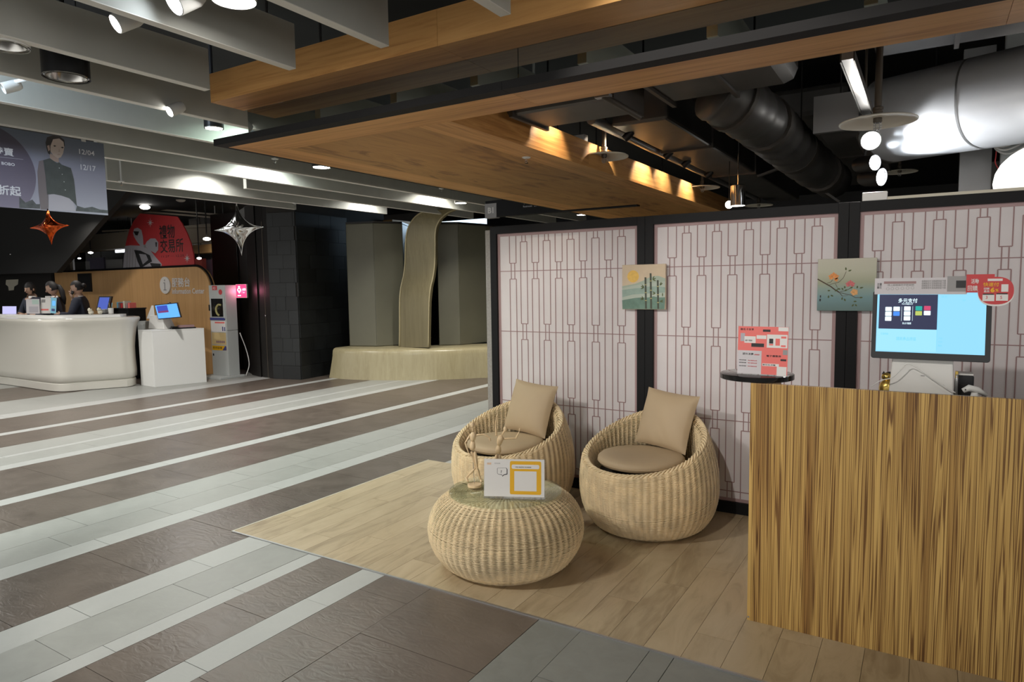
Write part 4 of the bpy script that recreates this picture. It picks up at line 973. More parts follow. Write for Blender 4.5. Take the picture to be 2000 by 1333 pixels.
for i in (6, 16, 27, 36): obj('band', MB().tube([fpath[i], fpath[min(i + 1, len(fpath) - 1)]], .182, 18), 'duct_flange', fx, smooth=30)
for i in (8, 30): q = fpath[i]; obj('hanger_rod', MB().tube([q, (q.x, q.y, 3.31)], .006, 6), 'dark_steel', fx)
ab = thing('air_box', 'dark sheet metal air box left of the track spotlights', 'duct', (-.6, 5.6, 2.5))
obj('box', MB().box(-.66, -.42, 5.0, 5.9, 2.50, 2.70), 'dark_duct', ab, bevel=.008); obj('box_lip', MB().box(-.68, -.41, 4.98, 5.02, 2.48, 2.72), 'galvanised', ab)
for y in (5.2, 5.7): obj('hanger_rod', MB().tube([(-.54, y, 2.69), (-.54, y, 3.31)], .006, 6), 'dark_steel', ab)
# riser and cables behind the right screen
p0 = atY(1905, 340, 6.6)
rs_ = thing('metal_riser', 'light grey vertical metal trunking behind the right screen', 'trunking', (p0.x, 6.6, 0))
obj('channel', MB().box(p0.x - .11, p0.x + .10, 6.55, 6.68, 0, 3.31), 'galvanised', rs_); 
for z in (2.55, 2.68): obj('slot', MB().box(p0.x - .004, p0.x + .004, 6.545, 6.552, z, z + .05), 'black_plastic', rs_)
obj('side_box', MB().box(p0.x + .10, p0.x + .35, 6.5, 6.7, 0, 2.40), 'dark_duct', rs_)
p1 = atY(1972, 330, 6.3)
rs2 = thing('grey_column', 'pale grey post beside the big white lantern', 'post', (p1.x, 6.3, 0)); obj('shaft', MB().box(p1.x - .06, p1.x + .10, 6.2, 6.35, 0, 3.31), 'grey_cab', rs2); obj('corner_strip', MB().box(p1.x - .065, p1.x - .055, 6.195, 6.2, 0, 3.31), 'galvanised', rs2)
for i, off in enumerate((0, 9, 18, -8)):
    pts = [atY(x, y + off * .5, 6.0 + .02 * i) for x, y in ((1938 + off * .3, 262), (1944, 284 - off * .2), (1962, 286 + off * .3), (1985, 276 + off * .6), (2010, 262 + off * .4), (2040, 240))]
    obj('white_cable', MB().tube(cubic(pts), .008, 6), 'white_plastic', None, ('white cable bundle strand drooping under the silver duct, ' + ('topmost', 'second', 'third', 'lowest')[i]), 'cable', 'drooping white cables', smooth='all')
obj('red_cable', MB().tube(cubic([atY(x, y, 6.05) for x, y in ((1948, 272), (1945, 305), (1944, 318), (1950, 330))]), .004, 6), 'red_print', None, 'thin red cable hanging beside the grey trunking', 'cable', smooth='all')
# white lantern at the right edge
lc = atY(2052, 352, 4.85); LR = .265
ln = thing('paper_lantern', 'big round white paper lantern glowing at the right edge above the screen', 'lantern', tuple(lc))
prof = [(LR * math.sin(PI * i / 24) * (1 + .004 * (-1) ** i), -LR * .82 * math.cos(PI * i / 24)) for i in range(1, 24)]
m_, nt_, b_ = new_mat('lantern_paper'); b_.inputs['Base Color'].default_value = (.8, .8, .76, 1); b_.inputs['Emission Color'].default_value = (1, .97, .9, 1); setp(b_, emis=.8, rough=.7)
obj('paper_globe', MB().lathe(prof, 40, lc), 'lantern_paper', ln, smooth=True); obj('cord', MB().tube([lc + Vector((0, 0, LR * .8)), (lc.x, lc.y, 3.31)], .006, 6), 'black_plastic', ln)

# track with spotlights ---------------------------------------------------------
trk = thing('light_track', 'steel lighting track running away behind the large disc lamp', 'track', (-.36, 5.2, 2.62))
obj('rail', MB().box(-.385, -.335, 3.7, 7.6, 2.56, 2.595), 'galvanised', trk)
for s in (-.392, -.334): obj('rail_lip', MB().box(s, s + .006, 3.7, 7.6, 2.55, 2.60), 'duct_flange', trk)
for y in (3.85, 4.80, 7.2): obj('hanger_rod', MB().tube([(-.36, y, 2.59), (-.36, y, 3.31)], .008, 8), 'steel_pipe', trk)
def spot_head(p, d, label, m='white_paint', em='lamp_white', R=.058, L=.15, stem=None, watt=0, angle=60, col=(1, .95, .88), group='spotlights', tgt=None, lit=True):
    p = Vector(p); d = Vector(d).normalized(); r = thing('spotlight', label, 'spotlight', tuple(p), 0, group)
    Q = d.to_track_quat('Z', 'Y').to_matrix().to_4x4(); T = Q
    obj('can', MB().lathe([(R * .55, -L), (R * .8, -L * .96), (R, -L * .75), (R, 0), (R * .92, .002), (R * .90, -.018)], 28, p, T, capt=False), m, r, smooth=40)
    obj('reflector', MB().lathe([(R * .90, -.012), (R * .75, -.020), (R * .60, -.028)], 28, p, T, capb=False, capt=False), 'reflector', r, smooth=True)
    obj('lens', MB().lathe([(R * .86, -.014), (R * .5, -.010), (.0005, -.009)], 28, p, T, capb=False, capt=False), em if lit else 'black_gloss', r, smooth=True)
    obj('stem', MB().tube([p - d * L * .6, (p - d * L * .6) + Vector((0, 0, .02)), Vector(stem) if stem is not None else (p - d * L * .6) + Vector((0, 0, .2))], .010, 8), m, r)
    if watt: light('SPOT', 'spot_beam', p + d * .012, watt, col, p + d if tgt is None else tgt, R * .8, angle, .35, r)
    return r
t1 = CAM + ray(1701, 275) * 4.3; t2 = CAM + ray(1709, 318) * 4.55; t3 = CAM + ray(1722, 346) * 4.72
cdir = (CAM - t1).normalized()
spot_head(t1, cdir + Vector((.1, 0, -.25)), 'glowing track spotlight right below the large disc lamp', 'grey_cab', 'lamp_white', .062, .16, (-.36, t1.y + .1, 2.56), 26, 90, group='track spotlights')
spot_head(t2, cdir + Vector((.9, .2, .1)), 'track spotlight turned sideways below the glowing one', 'dark_steel', 'lamp_cool', .055, .16, (-.36, t2.y + .05, 2.56), 34, 85, (.95, .97, 1), group='track spotlights', tgt=(1.0, 4.95, 2.55))
spot_head(t3, cdir + Vector((1.1, .3, .0)), 'furthest bluish track spotlight left of the small bright disc lamp', 'dark_steel', 'lamp_cool', .065, .16, (-.36, t3.y + .05, 2.56), 26, 85, (.9, .95, 1), group='track spotlights', tgt=(.8, 5.1, 2.5))
# warm spots washing the inner wood fascia
for i, (y, w) in enumerate(((3.95, 7), (4.75, 7), (5.65, 9), (6.15, 5), (6.9, 9))):
    q = Vector((-1.93, y, 2.56)); q2 = Vector((-2.129, y + .02, 2.42))
    spot_head(q, (-.8, 0, -.6), 'small dark spotlight washing the wood fascia, ' + ('first', 'second', 'third', 'fourth', 'fifth')[i] + ' from the front of the opening', 'dark_steel', 'lamp_dim', .028, .08, (-1.85, y, 2.72), w, 105, (1, .86, .66), group='fascia wash spotlights', lit=True)
cl = thing('can_light', 'shiny steel can light hanging above the join of the two screens', 'lamp', tuple(atY(1440, 395, 6.0)))
p = atY(1441, 400, 6.0); obj('can', MB().lathe([(.062, -.01), (.062, .16), (.05, .165)], 24, p, capb=False), 'chrome', cl, smooth=30); obj('rod', MB().tube([p + Vector((0, 0, .16)), (p.x, p.y, 3.31)], .005, 8), 'chrome', cl); obj('lens', MB().lathe([(.058, -.004), (.0005, -.002)], 24, p, capb=False, capt=False), 'lamp_dim', cl)
p = atY(1424, 400, 6.4)
cl2 = thing('can_light', 'small bright lamp peeking over the screen left of the steel can light', 'lamp', tuple(p)); obj('bowl', MB().ell(p, (.035, .035, .035)), 'lamp_dim', cl2, smooth='all'); obj('rod', MB().tube([p + Vector((0, 0, .03)), (p.x, p.y, 3.31)], .004, 6), 'dark_steel', cl2)
jb = thing('junction_box', 'small clear lit terminal box beside the second disc lamp', 'box', tuple(atY(1133, 272, 4.6)))
p = atY(1133, 270, 4.6); obj('box', MB().box(p.x - .05, p.x + .05, p.y - .03, p.y + .03, p.z - .03, p.z + .02), 'galvanised', jb, bevel=.004); obj('cover', MB().box(p.x - .045, p.x + .045, p.y - .034, p.y - .03, p.z - .026, p.z + .016), 'white_plastic', jb); obj('rod', MB().tube([p, (p.x, p.y, 3.31)], .005, 6), 'dark_steel', jb)
for a, b, l in (((1545, 330), (1640, 395), 'slanted steel strut crossing behind the middle screen top'), ((1480, 345), (1600, 300), 'thin steel strut hanging below the second long duct'), ((1595, 262), (1672, 258), 'perforated steel strip below the dark duct left of the spotlights')):
    o = obj('steel_strut', MB().bar(atY(*a, 7.0), atY(*b, 7.0), .05, .02), 'galvanised' if 'perf' in l else 'dark_duct', None, l, 'strut')

# downlights and spots between the beams -----------------------------------------
def downlight(px, z, label, R=.075, H=.12, m='black_plastic', lit=True, watt=0, angle=100, col=(1, .95, .88)):
    p = atZ(*px, z); r = thing('downlight', label, 'downlight', tuple(p), 0, 'ceiling downlights')
    obj('can', MB().lathe([(R * .95, 0), (R, .003), (R, H), (R * .9, H + .003)], 32, p, capb=False), m, r, smooth=30)
    obj('trim_ring', MB().lathe([(R, -.002), (R, .004), (R * .86, .006), (R * .86, -.001)], 32, p, capb=False, capt=False), 'reflector', r, smooth=30)
    if lit: obj('lens', MB().lathe([(R * .87, .002), (.0005, .004)], 32, p, capb=False, capt=False), 'lamp_white', r)
    else: obj('reflector_cup', MB().lathe([(R * .87, .002), (R * .80, .03), (R * .6, .07), (R * .3, .085)], 32, p, capb=False), 'reflector', r, smooth=30)
    obj('stem', MB().tube([p + Vector((0, 0, H)), (p.x, p.y, 3.31)], .012, 8), m, r)
    if watt: light('SPOT', 'downlight_beam', p + Vector((0, 0, -.006)), watt, col, None, R * .7, angle, .5, r)
    return r
downlight((130, 152), 2.57, 'big black downlight with an unlit mirror reflector at the upper left', .105, .15, lit=False)
downlight((12, 92), 2.585, 'unlit recessed downlight ring cut by the left edge of the picture', .09, .12, 'white_paint', lit=False)
downlight((418, 251), 2.575, 'small black lit downlight beside the canopy corner', 0.062, .09, watt=45, angle=165, col=(.90, 1, .93))
downlight((628, 327), 2.59, 'round lit downlight just past the canopy corner edge', .085, .05, watt=25, angle=150)
downlight((900, 397), 2.59, 'round lit downlight left of the hanging floor sign', .085, .05, watt=25, angle=150)
downlight((1136, 420), 2.585, 'round lit downlight below the far end of the canopy', .085, .05, watt=20, angle=150)

# ------------------------------------------------------------------ white beam spots, upper left
def aim(p, t): return Vector(t) - Vector(p)
q1 = atZ(226, 47, 2.63); q2_ = atZ(340, 6, 2.64); q3 = atZ(331, 218, 2.585); q4 = atZ(6, 173, 2.59)
spot_head(q1, (-.2, -.75, -.5), 'white lit spotlight tucked under the beam at the upper left', 'white_paint', 'lamp_white', .040, .12, (-2.77, q1.y + .09, q1.z + .05), 0, group='white beam spotlights')
spot_head(q2_, (-.15, -.75, -.55), 'white lit spotlight cut by the top edge of the picture', 'white_paint', 'lamp_cool', .050, .13, (-2.735, q2_.y + .09, q2_.z + .05), 0, group='white beam spotlights')
spot_head(q3, (-.1, -.75, -.45), 'small white spotlight above the black lit downlight', 'white_paint', 'lamp_white', .034, .10, (-3.98, q3.y + .08, q3.z + .05), 0, group='white beam spotlights')
spot_head(q4, (-.2, -.8, -.4), 'small white spotlight at the left edge between the beams', 'white_paint', 'reflector', .030, .09, (-4.02, q4.y + .07, q4.z + .04), 0, group='white beam spotlights')
p = atZ(457, 2, 2.66); dl = thing('disc_light', 'large flat lit ceiling light cut by the top edge', 'downlight', tuple(p))
obj('housing', MB().lathe([(.085, 0), (.088, .01), (.088, .06), (.07, .065)], 32, p, capb=False), 'white_paint', dl, smooth=30); obj('lens', MB().lathe([(.082, .002), (.0005, .003)], 32, p, capb=False, capt=False), 'lamp_white', dl); obj('stem', MB().tube([p + Vector((0, 0, .06)), (p.x, p.y, 3.31)], .01, 8), 'white_paint', dl)

# ------------------------------------------------------------------ fashion banner
BX = -5.235
bn = thing('banner', 'wide fashion sale banner with a woman in a dark blouse hanging under the beam', 'banner', (BX, 1.5, 2.07))
gradient('banner_bg', [(0, (.33, .325, .39)), (.55, (.25, .25, .32)), (.85, (.13, .145, .19)), (1, (.085, .105, .135))], 2, 2.06, 2.585)
gradient('banner_disc', [(0, (.20, .175, .24)), (.6, (.10, .085, .12)), (1, (.05, .048, .065))], 2, 2.06, 2.585)
mat('pr_skin', (.42, .34, .30), .6); mat('pr_skin2', (.34, .255, .22), .6); mat('pr_blouse', (.060, .068, .068), .6, noise=.1, nscale=20); mat('pr_sleeve', (.155, .13, .14), .6); mat('pr_skirt', (.36, .34, .39), .6); mat('pr_hair', (.03, .025, .025), .6); mat('pr_trees', (.07, .075, .08), .6, noise=.3, nscale=30); mat('pr_letter', (.62, .62, .66), .6)
F = Face((BX, 0, 0), (0, 1, 0), (0, 0, 1))
yr, zt_, zb_ = 2.755, 2.588, 2.062
obj('vinyl', MB().box(BX - .003, BX, -.6, yr, zb_, zt_), 'banner_bg', bn)
def bp(u, v): q = atX(u / 6.6667, 240 + v / 6.6667, BX); return (q.y, q.z)
def bpoly(nm, m, pts, d): mb = MB(); F.poly(mb, [bp(*p) for p in pts], d); return obj(nm, mb, m, bn)
mb = MB(); cy, cz = bp(-250, 620); rr = bp(460, 620)[0] - cy
pts = [(cy + rr * math.cos(t), min(max(cz + rr * math.sin(t), zb_ + .001), zt_ - .001)) for t in np.linspace(-PI / 2, PI / 2, 40)] + [(cy - .3, zt_ - .001), (cy - .3, zb_ + .001)]
F.poly(mb, pts, .001); obj('purple_disc', mb, 'banner_disc', bn)
bpoly('printed_trees', 'pr_trees', [(250, 1110), (250, 960), (330, 1040), (420, 1000), (470, 1060), (520, 1060), (520, 1120)], .0014); bpoly('printed_trees', 'pr_trees', [(985, 1150), (1000, 1080), (1100, 1110), (1200, 1095), (1300, 1130), (1405, 1140), (1405, 1180)], .0014)
bpoly('printed_skirt', 'pr_skirt', [(630, 1138), (632, 950), (700, 915), (800, 930), (900, 960), (960, 1050), (985, 1148)], .0016)
bpoly('printed_sleeve', 'pr_sleeve', [(485, 640), (505, 500), (560, 485), (600, 560), (625, 900), (630, 1138), (530, 1130), (500, 900)], .0018)
bpoly('printed_neck', 'pr_skin2', [(645, 400), (760, 440), (765, 520), (700, 500), (650, 460)], .0018)
bpoly('printed_blouse', 'pr_blouse', [(560, 488), (645, 462), (740, 525), (770, 515), (800, 545), (920, 590), (960, 740), (985, 960), (1000, 1090), (960, 1040), (900, 985), (800, 950), (700, 930), (610, 935), (590, 700)], .0020)
bpoly('printed_hair', 'pr_hair', [(590, 260), (610, 190), (680, 165), (780, 180), (835, 225), (842, 300), (820, 330), (700, 300), (660, 350), (650, 415), (625, 400), (605, 340)], .0020)
bpoly('printed_face', 'pr_skin', [(655, 300), (690, 215), (770, 205), (825, 250), (835, 320), (820, 400), (790, 450), (750, 465), (690, 420), (655, 370)], .0022)
bpoly('printed_ear', 'pr_skin2', [(610, 300), (640, 290), (650, 350), (630, 375)], .0022)
for a, b in ((690, 300), (790, 320)): bpoly('printed_eye', 'pr_hair', [(a, b), (a + 20, b - 8), (a + 42, b + 4), (a + 20, b + 14)], .0024)
bpoly('printed_lips', 'pr_skin2', [(735, 412), (765, 402), (790, 410), (765, 424)], .0024); bpoly('printed_nose', 'pr_skin2', [(768, 330), (780, 380), (758, 385)], .0024)
for v, u in ((590, 770), (672, 808), (770, 832), (875, 848)): mb = MB(); F.disc(mb, *bp(u, v), .0028, .0024, 10); obj('printed_button', mb, 'pr_letter', bn)
def btext(t, u0, u1, v0, v1, bold=0.0):
    mb = MB(); a, b = bp(u0, v1); a1, _ = bp(u1, v1); _, b1 = bp(u0, v0); text(F, mb, t, a, b, w=a1 - a, h=b1 - b, d=.0024, bold=bold); obj('printed_text', mb, 'pr_letter', bn)
btext('特賣', -90, 180, 300, 405, .02); btext('a BOBO', -30, 190, 500, 540, .02); btext('折起', -20, 275, 805, 935, .02); btext('12/04', 1030, 1228, 340, 405, .01); btext('12/17', 1050, 1245, 540, 610, .01)
mb = MB(); F.stroke(mb, [bp(-60, 440), bp(300, 478)], .0012, .0024); F.stroke(mb, [bp(1050, 430), bp(1052, 520)], .0006, .0024); obj('printed_rule', mb, 'pr_letter', bn)
for y in (.2, 1.4, 2.6): obj('hanging_clip', MB().box(BX - .006, BX + .003, y, y + .03, zt_ - .01, BZ + .004), 'galvanised', bn)

# star balloons ------------------------------------------------------------------
def star_balloon(px, depth, w, h, m, label, top, rot=0):
    c = CAM + ray(*px) * depth; r = thing('star_balloon', label, 'balloon', tuple(c), 0, 'foil star balloons')
    n, kk = 20, 9; vs = []; fs = []; out = []
    tips = [(0, h / 2), (w / 2, 0), (0, -h / 2), (-w / 2, 0)]
    for i in range(4):
        a, b = Vector(tips[i]), Vector(tips[(i + 1) % 4])
        for k in range(n):
            t = k / n; q = (1 - t) ** 2 * a + 2 * t * (1 - t) * Vector((0, 0)) + t * t * b; q = q * .82 + (a.lerp(b, t)) * .18; out.append(q)
    N = len(out); vd = fv
    for s in (1, -1):
        for j in range(kk + 1):
            f = j / kk
            for q in out:
                e = q * (1 - f); L = q.length / max(w, h) * 2
                t = w * .20 * math.sqrt(max(0, 1 - (1 - f) ** 2)) * (.30 + .70 * (1 - (1 - f) * min(1, L * 1.1)))
                wr = 1 + .05 * math.sin(9 * math.atan2(q.y, q.x) + 6 * f)
                x, y = e.x * math.cos(rot) - e.y * math.sin(rot), e.x * math.sin(rot) + e.y * math.cos(rot)
                vs.append(c + rv * x + Vector((0, 0, y)) - vd * (s * t * wr))
    M = N * (kk + 1)
    for s in range(2):
        for j in range(kk):
            for i in range(N):
                q = [s * M + j * N + i, s * M + j * N + (i + 1) % N, s * M + (j + 1) * N + (i + 1) % N, s * M + (j + 1) * N + i]
                fs.append(q if s else q[::-1])
    obj('foil', MB().add(vs, fs), m, r, smooth='all')
    rim = [c + rv * (q.x * math.cos(rot) - q.y * math.sin(rot)) + Vector((0, 0, q.x * math.sin(rot) + q.y * math.cos(rot))) for q in out]
    obj('seam', MB().tube(rim, .004, 4, closed=True), m, r, smooth='all')
    tp = c + Vector((0, 0, h / 2 * .98)); obj('thread', MB().tube([tp, (tp.x, tp.y, top)], .0004, 4), 'bulb_glass', r)
d_s = (atX(467, 450, -7.585) - CAM).dot(_f)
star_balloon((467, 447), d_s, 97 * d_s / FPX, 104 * d_s / FPX, 'chrome', 'silver four-pointed foil star balloon hanging from a far beam', BZ + .003, math.radians(3))
d_r = (atX(97, 440, -4.95) - CAM).dot(_f)
star_balloon((97, 443), d_r, 76 * d_r / FPX, 68 * d_r / FPX, 'red_foil', 'red four-pointed foil star balloon hanging below the fashion banner', 3.31, math.radians(3))

# ------------------------------------------------------------------ pillar, olive panels, bench
p_a, p_b, p_c = atZ(535, 740), atZ(589, 742), atZ(650, 733)
p_c = p_b + (atZ(686, 724) - p_b)
pil = thing('slate_pillar', 'dark slate tiled pillar left of the olive panels', 'pillar', tuple(p_b))
mb = MB(); back = Vector((-.2, 1.2, 0)); ring = [p_a, p_b, p_c, p_c + back, p_a + back]; mb.prism([q + Vector((0, 0, 0)) for q in ring], [q + Vector((0, 0, 3.3)) for q in ring]); obj('core', mb, 'dark_gap', pil)
def tile_face(a, b, cols, rows, seed):
    rnd = random.Random(seed); u = (b - a); L = u.length; u.normalize(); nrm = Vector((u.y, -u.x, 0)); z = 0; k = 0
    hh = 2.72 / rows
    for r in range(rows):
        x = -(rnd.random() * L / cols) ; 
        while x < L:
            w = L / cols * rnd.choice((.7, 1, 1.4)); a0, a1 = max(0, x), min(L, x + w); x += w
            if a1 - a0 < .03: continue
            d = .012 + rnd.random() * .004; g = .002
            q = [a + u * (a0 + g), a + u * (a1 - g)]
            mb = MB(); mb.prism([q[0] + Vector((0, 0, r * hh + g)), q[1] + Vector((0, 0, r * hh + g)), q[1] + Vector((0, 0, (r + 1) * hh - g)), q[0] + Vector((0, 0, (r + 1) * hh - g))], [p + nrm * d for p in (q[0] + Vector((0, 0, r * hh + g)), q[1] + Vector((0, 0, r * hh + g)), q[1] + Vector((0, 0, (r + 1) * hh - g)), q[0] + Vector((0, 0, (r + 1) * hh - g)))])
            obj('slate_tile', mb, 'slate', pil)
tile_face(p_a, p_b, 2, 12, 5); tile_face(p_b, p_c, 3, 12, 9)
sf = thing('shutter_frame', 'tall dark steel door frame strips between the slate pillar and the defibrillator cabinet', 'door frame', tuple(atZ(505, 738)))
xs = [atZ(x, y) for x, y in ((425, 718), (474, 722), (492, 733), (510, 737), (526, 739), (535, 740))]
for i, (a, b) in enumerate(zip(xs, xs[1:])):
    d = .02 * (i % 2); q = Vector((0, d, 0)); mb = MB(); ring = [a + q, b + q, b + q + Vector((-.05, .15, 0)), a + q + Vector((-.05, .15, 0))]; mb.prism(ring, [p + Vector((0, 0, 2.9)) for p in ring]); obj('steel_panel', mb, 'dark_steel', sf, bevel=.008)
b_ = atZ(526, 738); obj('brass_strip', MB().box(b_.x - .008, b_.x + .008, b_.y - .02, b_.y - .005, 0, 2.6), 'steel_pipe', sf)
b_ = atZ(527, 739); lk = b_ + Vector((0, -.03, 1.05)); obj('lock', MB().ell(lk, (.012, .01, .02)), 'chrome', sf)
# bench
bpts = [atZ(x, y) for x, y in ((643, 738), (672, 741), (720, 743), (790, 743.5), (850, 742.5), (905, 740.5), (955, 738))] + [Vector((-5.2, 9.6, 0)), Vector((-4.4, 10.3, 0))]
bpts = cubic(bpts, 5); BH = .50
be = thing('curved_bench', 'long curved bench of pale glossy wood below the olive panels', 'bench', tuple(bpts[len(bpts) // 2]))
def nrm_path(P):
    out = []
    for i in range(len(P)):
        a, b = P[max(0, i - 1)], P[min(len(P) - 1, i + 1)]; t = (b - a).normalized(); out.append(Vector((-t.y, t.x, 0)))
    return out
NB = nrm_path(bpts)
prof = [(0, 0), (.005, .05), (.025, .30), (.030, .40), (.038, .455), (.06, .485), (.10, .50), (.60, .505), (.60, 0)]
lim = [i for i in range(len(bpts))]
for i0 in range(0, len(bpts) - 1, 5):
    i1 = min(i0 + 5, len(bpts) - 1); vs = []; fs = []; m = len(prof)
    for i in range(i0, i1 + 1):
        for o, z in prof:
            sl = .10 * (z / .5) if i == 0 else 0
            t = (bpts[min(i + 1, len(bpts) - 1)] - bpts[max(i - 1, 0)]).normalized(); vs.append(bpts[i] + NB[i] * o + t * sl + Vector((0, 0, z)))
    for i in range(i1 - i0):
        for k in range(m): fs.append([i * m + k, i * m + (k + 1) % m, (i + 1) * m + (k + 1) % m, (i + 1) * m + k])
    fs.append(list(range(m))[::-1]); fs.append([(i1 - i0) * m + k for k in range(m)])
    obj('bench_section', MB().add(vs, fs), 'bench_wood', be, smooth=35)
# olive panels
def olive(pts, label, z1):
    q = [atZ(x, y, .49) for x, y in pts]; q = [Vector((p.x, p.y, .507)) for p in q]; z1 -= .507; bk = [p + Vector((-.35, .65, 0)) for p in q]
    r = thing('olive_panel', label, 'panel', tuple(q[1]), 0, 'olive wall panels')
    for (a, b), (c, d) in zip(zip(q, q[1:]), zip(bk, bk[1:])):
        obj('panel_face', MB().prism([a, b, d, c], [p + Vector((0, 0, z1)) for p in (a, b, d, c)]), 'olive_panel', r, bevel=.012)
    obj('top_cap', MB().prism([p + Vector((0, 0, z1)) for p in q + bk[::-1]], [p + Vector((0, 0, z1 + .03)) for p in q + bk[::-1]]), 'dark_steel', r)
olive([(683, 678), (736, 679), (792, 676)], 'olive green folded wall panel left of the wavy wooden strip', 2.55)
olive([(858, 677), (900, 676), (952, 671), (1010, 664)], 'olive green wall panel right of the wavy wooden strip', 2.52)
# wavy strip
Yw = atZ(808, 679, .5).y - .06
Lp = [(780, 679), (780.5, 640), (780.5, 590), (783, 562), (788, 540), (791, 515), (792, 480), (794, 458), (799, 441), (808, 427), (820, 417), (834, 410)]
Rp = [(836.5, 679), (837, 640), (838, 590), (841, 562), (846, 540), (849, 515), (850, 480), (850, 458), (853, 441), (861, 427), (874, 416), (890, 409)]
dep = [0, 0, 0, .02, .05, .05, .02, 0, 0, -.04, -.10, -.20]
ws = thing('wavy_strip', 'wavy wooden ribbon rising from the bench and curling over at the ceiling', 'wall strip', tuple(atY(808, 679, Yw)))
vs = []; fs = []
for (l, r_, d) in zip(Lp, Rp, dep):
    for q in (l, r_):
        p = atY(*q, Yw + d); vs += [p, p + Vector((-.02, .09, .0))]
for i in range(len(Lp) - 1):
    a, b = i * 4, i * 4 + 4; fs += [[a, a + 2, b + 2, b], [a + 1, b + 1, b + 3, a + 3], [a, b, b + 1, a + 1], [a + 2, a + 3, b + 3, b + 2]]
obj('ribbon', MB().add(vs, fs), 'olive_strip', ws, smooth=45)
lpath = [atY(*q, Yw + d - .005) for q, d in zip(Lp, dep)]; rpath = [atY(*q, Yw + d - .005) for q, d in zip(Rp, dep)]
obj('edge_bead', MB().tube(cubic(lpath, 4), .012, 6), 'bench_wood', ws, smooth='all'); obj('edge_bead', MB().tube(cubic(rpath, 4), .012, 6), 'bench_wood', ws, smooth='all')
# far wood ceiling and blue lit cove
a, b = atY(588, 440, 10.2), atY(790, 446, 10.6)
obj('wood_bulkhead', MB().box(a.x + 1.0, b.x + .3, 9.9, 11.5, 2.62, 2.78), 'rail_wood', None, 'dark wood bulkhead above the left olive panel', 'bulkhead')
cv = thing('cove_light', 'pale blue lit ceiling cove behind the curl of the wavy strip', 'light cove', tuple(atY(900, 425, 11)))
emis('cove_blue', (.62, .82, 1), 2.2); a, b = atY(845, 412, 11.3), atY(952, 432, 11.3)
obj('lit_panel', MB().box(a.x, b.x, 11.2, 11.28, 2.62, 2.82), 'cove_blue', cv); obj('cream_ledge', MB().box(a.x - .1, b.x + .1, 10.9, 11.2, 2.50, 2.60), 'cream', cv)
light('AREA', 'cove_glow', ((a.x + b.x) / 2, 11.1, 2.7), 4, (.6, .8, 1), ((a.x + b.x) / 2, 9, 2.4), .6, 160, parent=cv)
# hanging floor sign
YS = 7.0
sa, sb_ = atY(947, 394, YS), atY(970, 427, YS)
fs_ = thing('floor_sign', 'black hanging direction sign with a grey B1 tab behind the canopy', 'sign', (sa.x + .8, YS, 2.32))
obj('sign_board', MB().box(sb_.x + .003, -2.7, YS, YS + .09, 2.335, 2.535), 'black_frame', fs_, bevel=.003); obj('tab_top', MB().box(sa.x, sb_.x + .003, YS + .01, YS + .09, 2.50, 2.535), 'black_frame', fs_)
tb = obj('floor_tab', MB().box(sa.x, sb_.x, YS - .004, YS + .08, 2.325, 2.50), 'grey_print', fs_)
F = Face((sa.x, YS - .0045, 2.325), (1, 0, 0), (0, 0, 1)); mb = MB(); text(F, mb, 'B1', .045, .055, h=.072, bold=.03, d=.001); obj('sign_text', mb, 'white_print', tb)
F = Face((atY(1022, 405, YS).x, YS - .0005, 2.40), (1, 0, 0), (0, 0, 1)); mb = MB(); text(F, mb, '化粧室 電梯 停車場', 0, .055, h=.06, d=.001); text(F, mb, 'Restroom   Elevator   Parking', 0, .012, h=.028, d=.001); obj('sign_text', mb, 'pr_letter', fs_)
for x in (-4.3, -3.2): obj('hanger_rod', MB().tube([(x, YS + .045, 2.53), (x, YS + .045, 3.31)], .008, 6), 'dark_steel', fs_)

# ------------------------------------------------------------------ information desk area
def ro(p, z=0): return Vector((p.x, p.y, z))
fp = [Vector((-15.5, 4.86, 0)), Vector((-14, 4.84, 0))] + [ro(atZ(x, y)) for x, y in ((0, 751.5), (45, 758), (85, 764), (108, 766.5), (128, 766.5), (160, 764), (205, 760.5))] + [ro(atZ(250, 757))]
fp = cubic(fp, 4); e_ = fp[-1]; fp += [e_ + Vector((-.02, .10, 0)), e_ + Vector((-.12, .22, 0)), e_ + Vector((-.35, .32, 0))]
bk = [Vector((-11.25, 5.62, 0)), Vector((-11.6, 5.28, 0)), Vector((-15.5, 5.26, 0))]
full = fp + bk
def nrm_closed(P):
    out = []
    for i in range(len(P)):
        a, b = P[i - 1], P[(i + 1) % len(P)]; t = (b - a).normalized(); out.append(Vector((t.y, -t.x, 0)))
    return out
NF = nrm_closed(full)
def sweep(P, N, prof, close_top=True):
    vs = []; fs = []; n = len(P)
    for o, z in prof:
        for p, q in zip(P, N): vs.append(p + q * o + Vector((0, 0, z)))
    for j in range(len(prof) - 1):
        for i in range(n): fs.append([j * n + i, j * n + (i + 1) % n, (j + 1) * n + (i + 1) % n, (j + 1) * n + i])
    fs.append(list(range(n))[::-1]); fs.append([(len(prof) - 1) * n + i for i in range(n)])
    return MB().add(vs, fs)
ic = thing('information_desk', 'white glossy curved information desk with flared top', 'desk', (-11.5, 5.2, 0))
obj('plinth', sweep(full, NF, [(-.04, 0), (-.02, .01), (-.015, .115), (-.03, .13)]), 'white_gloss', ic, smooth=40)
obj('body', sweep(full, NF, [(-.03, .13), (.0, .16), (.005, .25), (-.005, .45), (-.005, .62), (.01, .78), (.035, .92), (.06, 1.0), (.085, 1.045), (.088, 1.075), (.075, 1.09), (.03, 1.095)]), 'white_gloss', ic, smooth=60)
obj('inner_top', sweep([p for p in full], NF, [(-.12, 1.09), (-.12, 1.13), (-.20, 1.135)]), 'white_paint', ic, smooth=40)
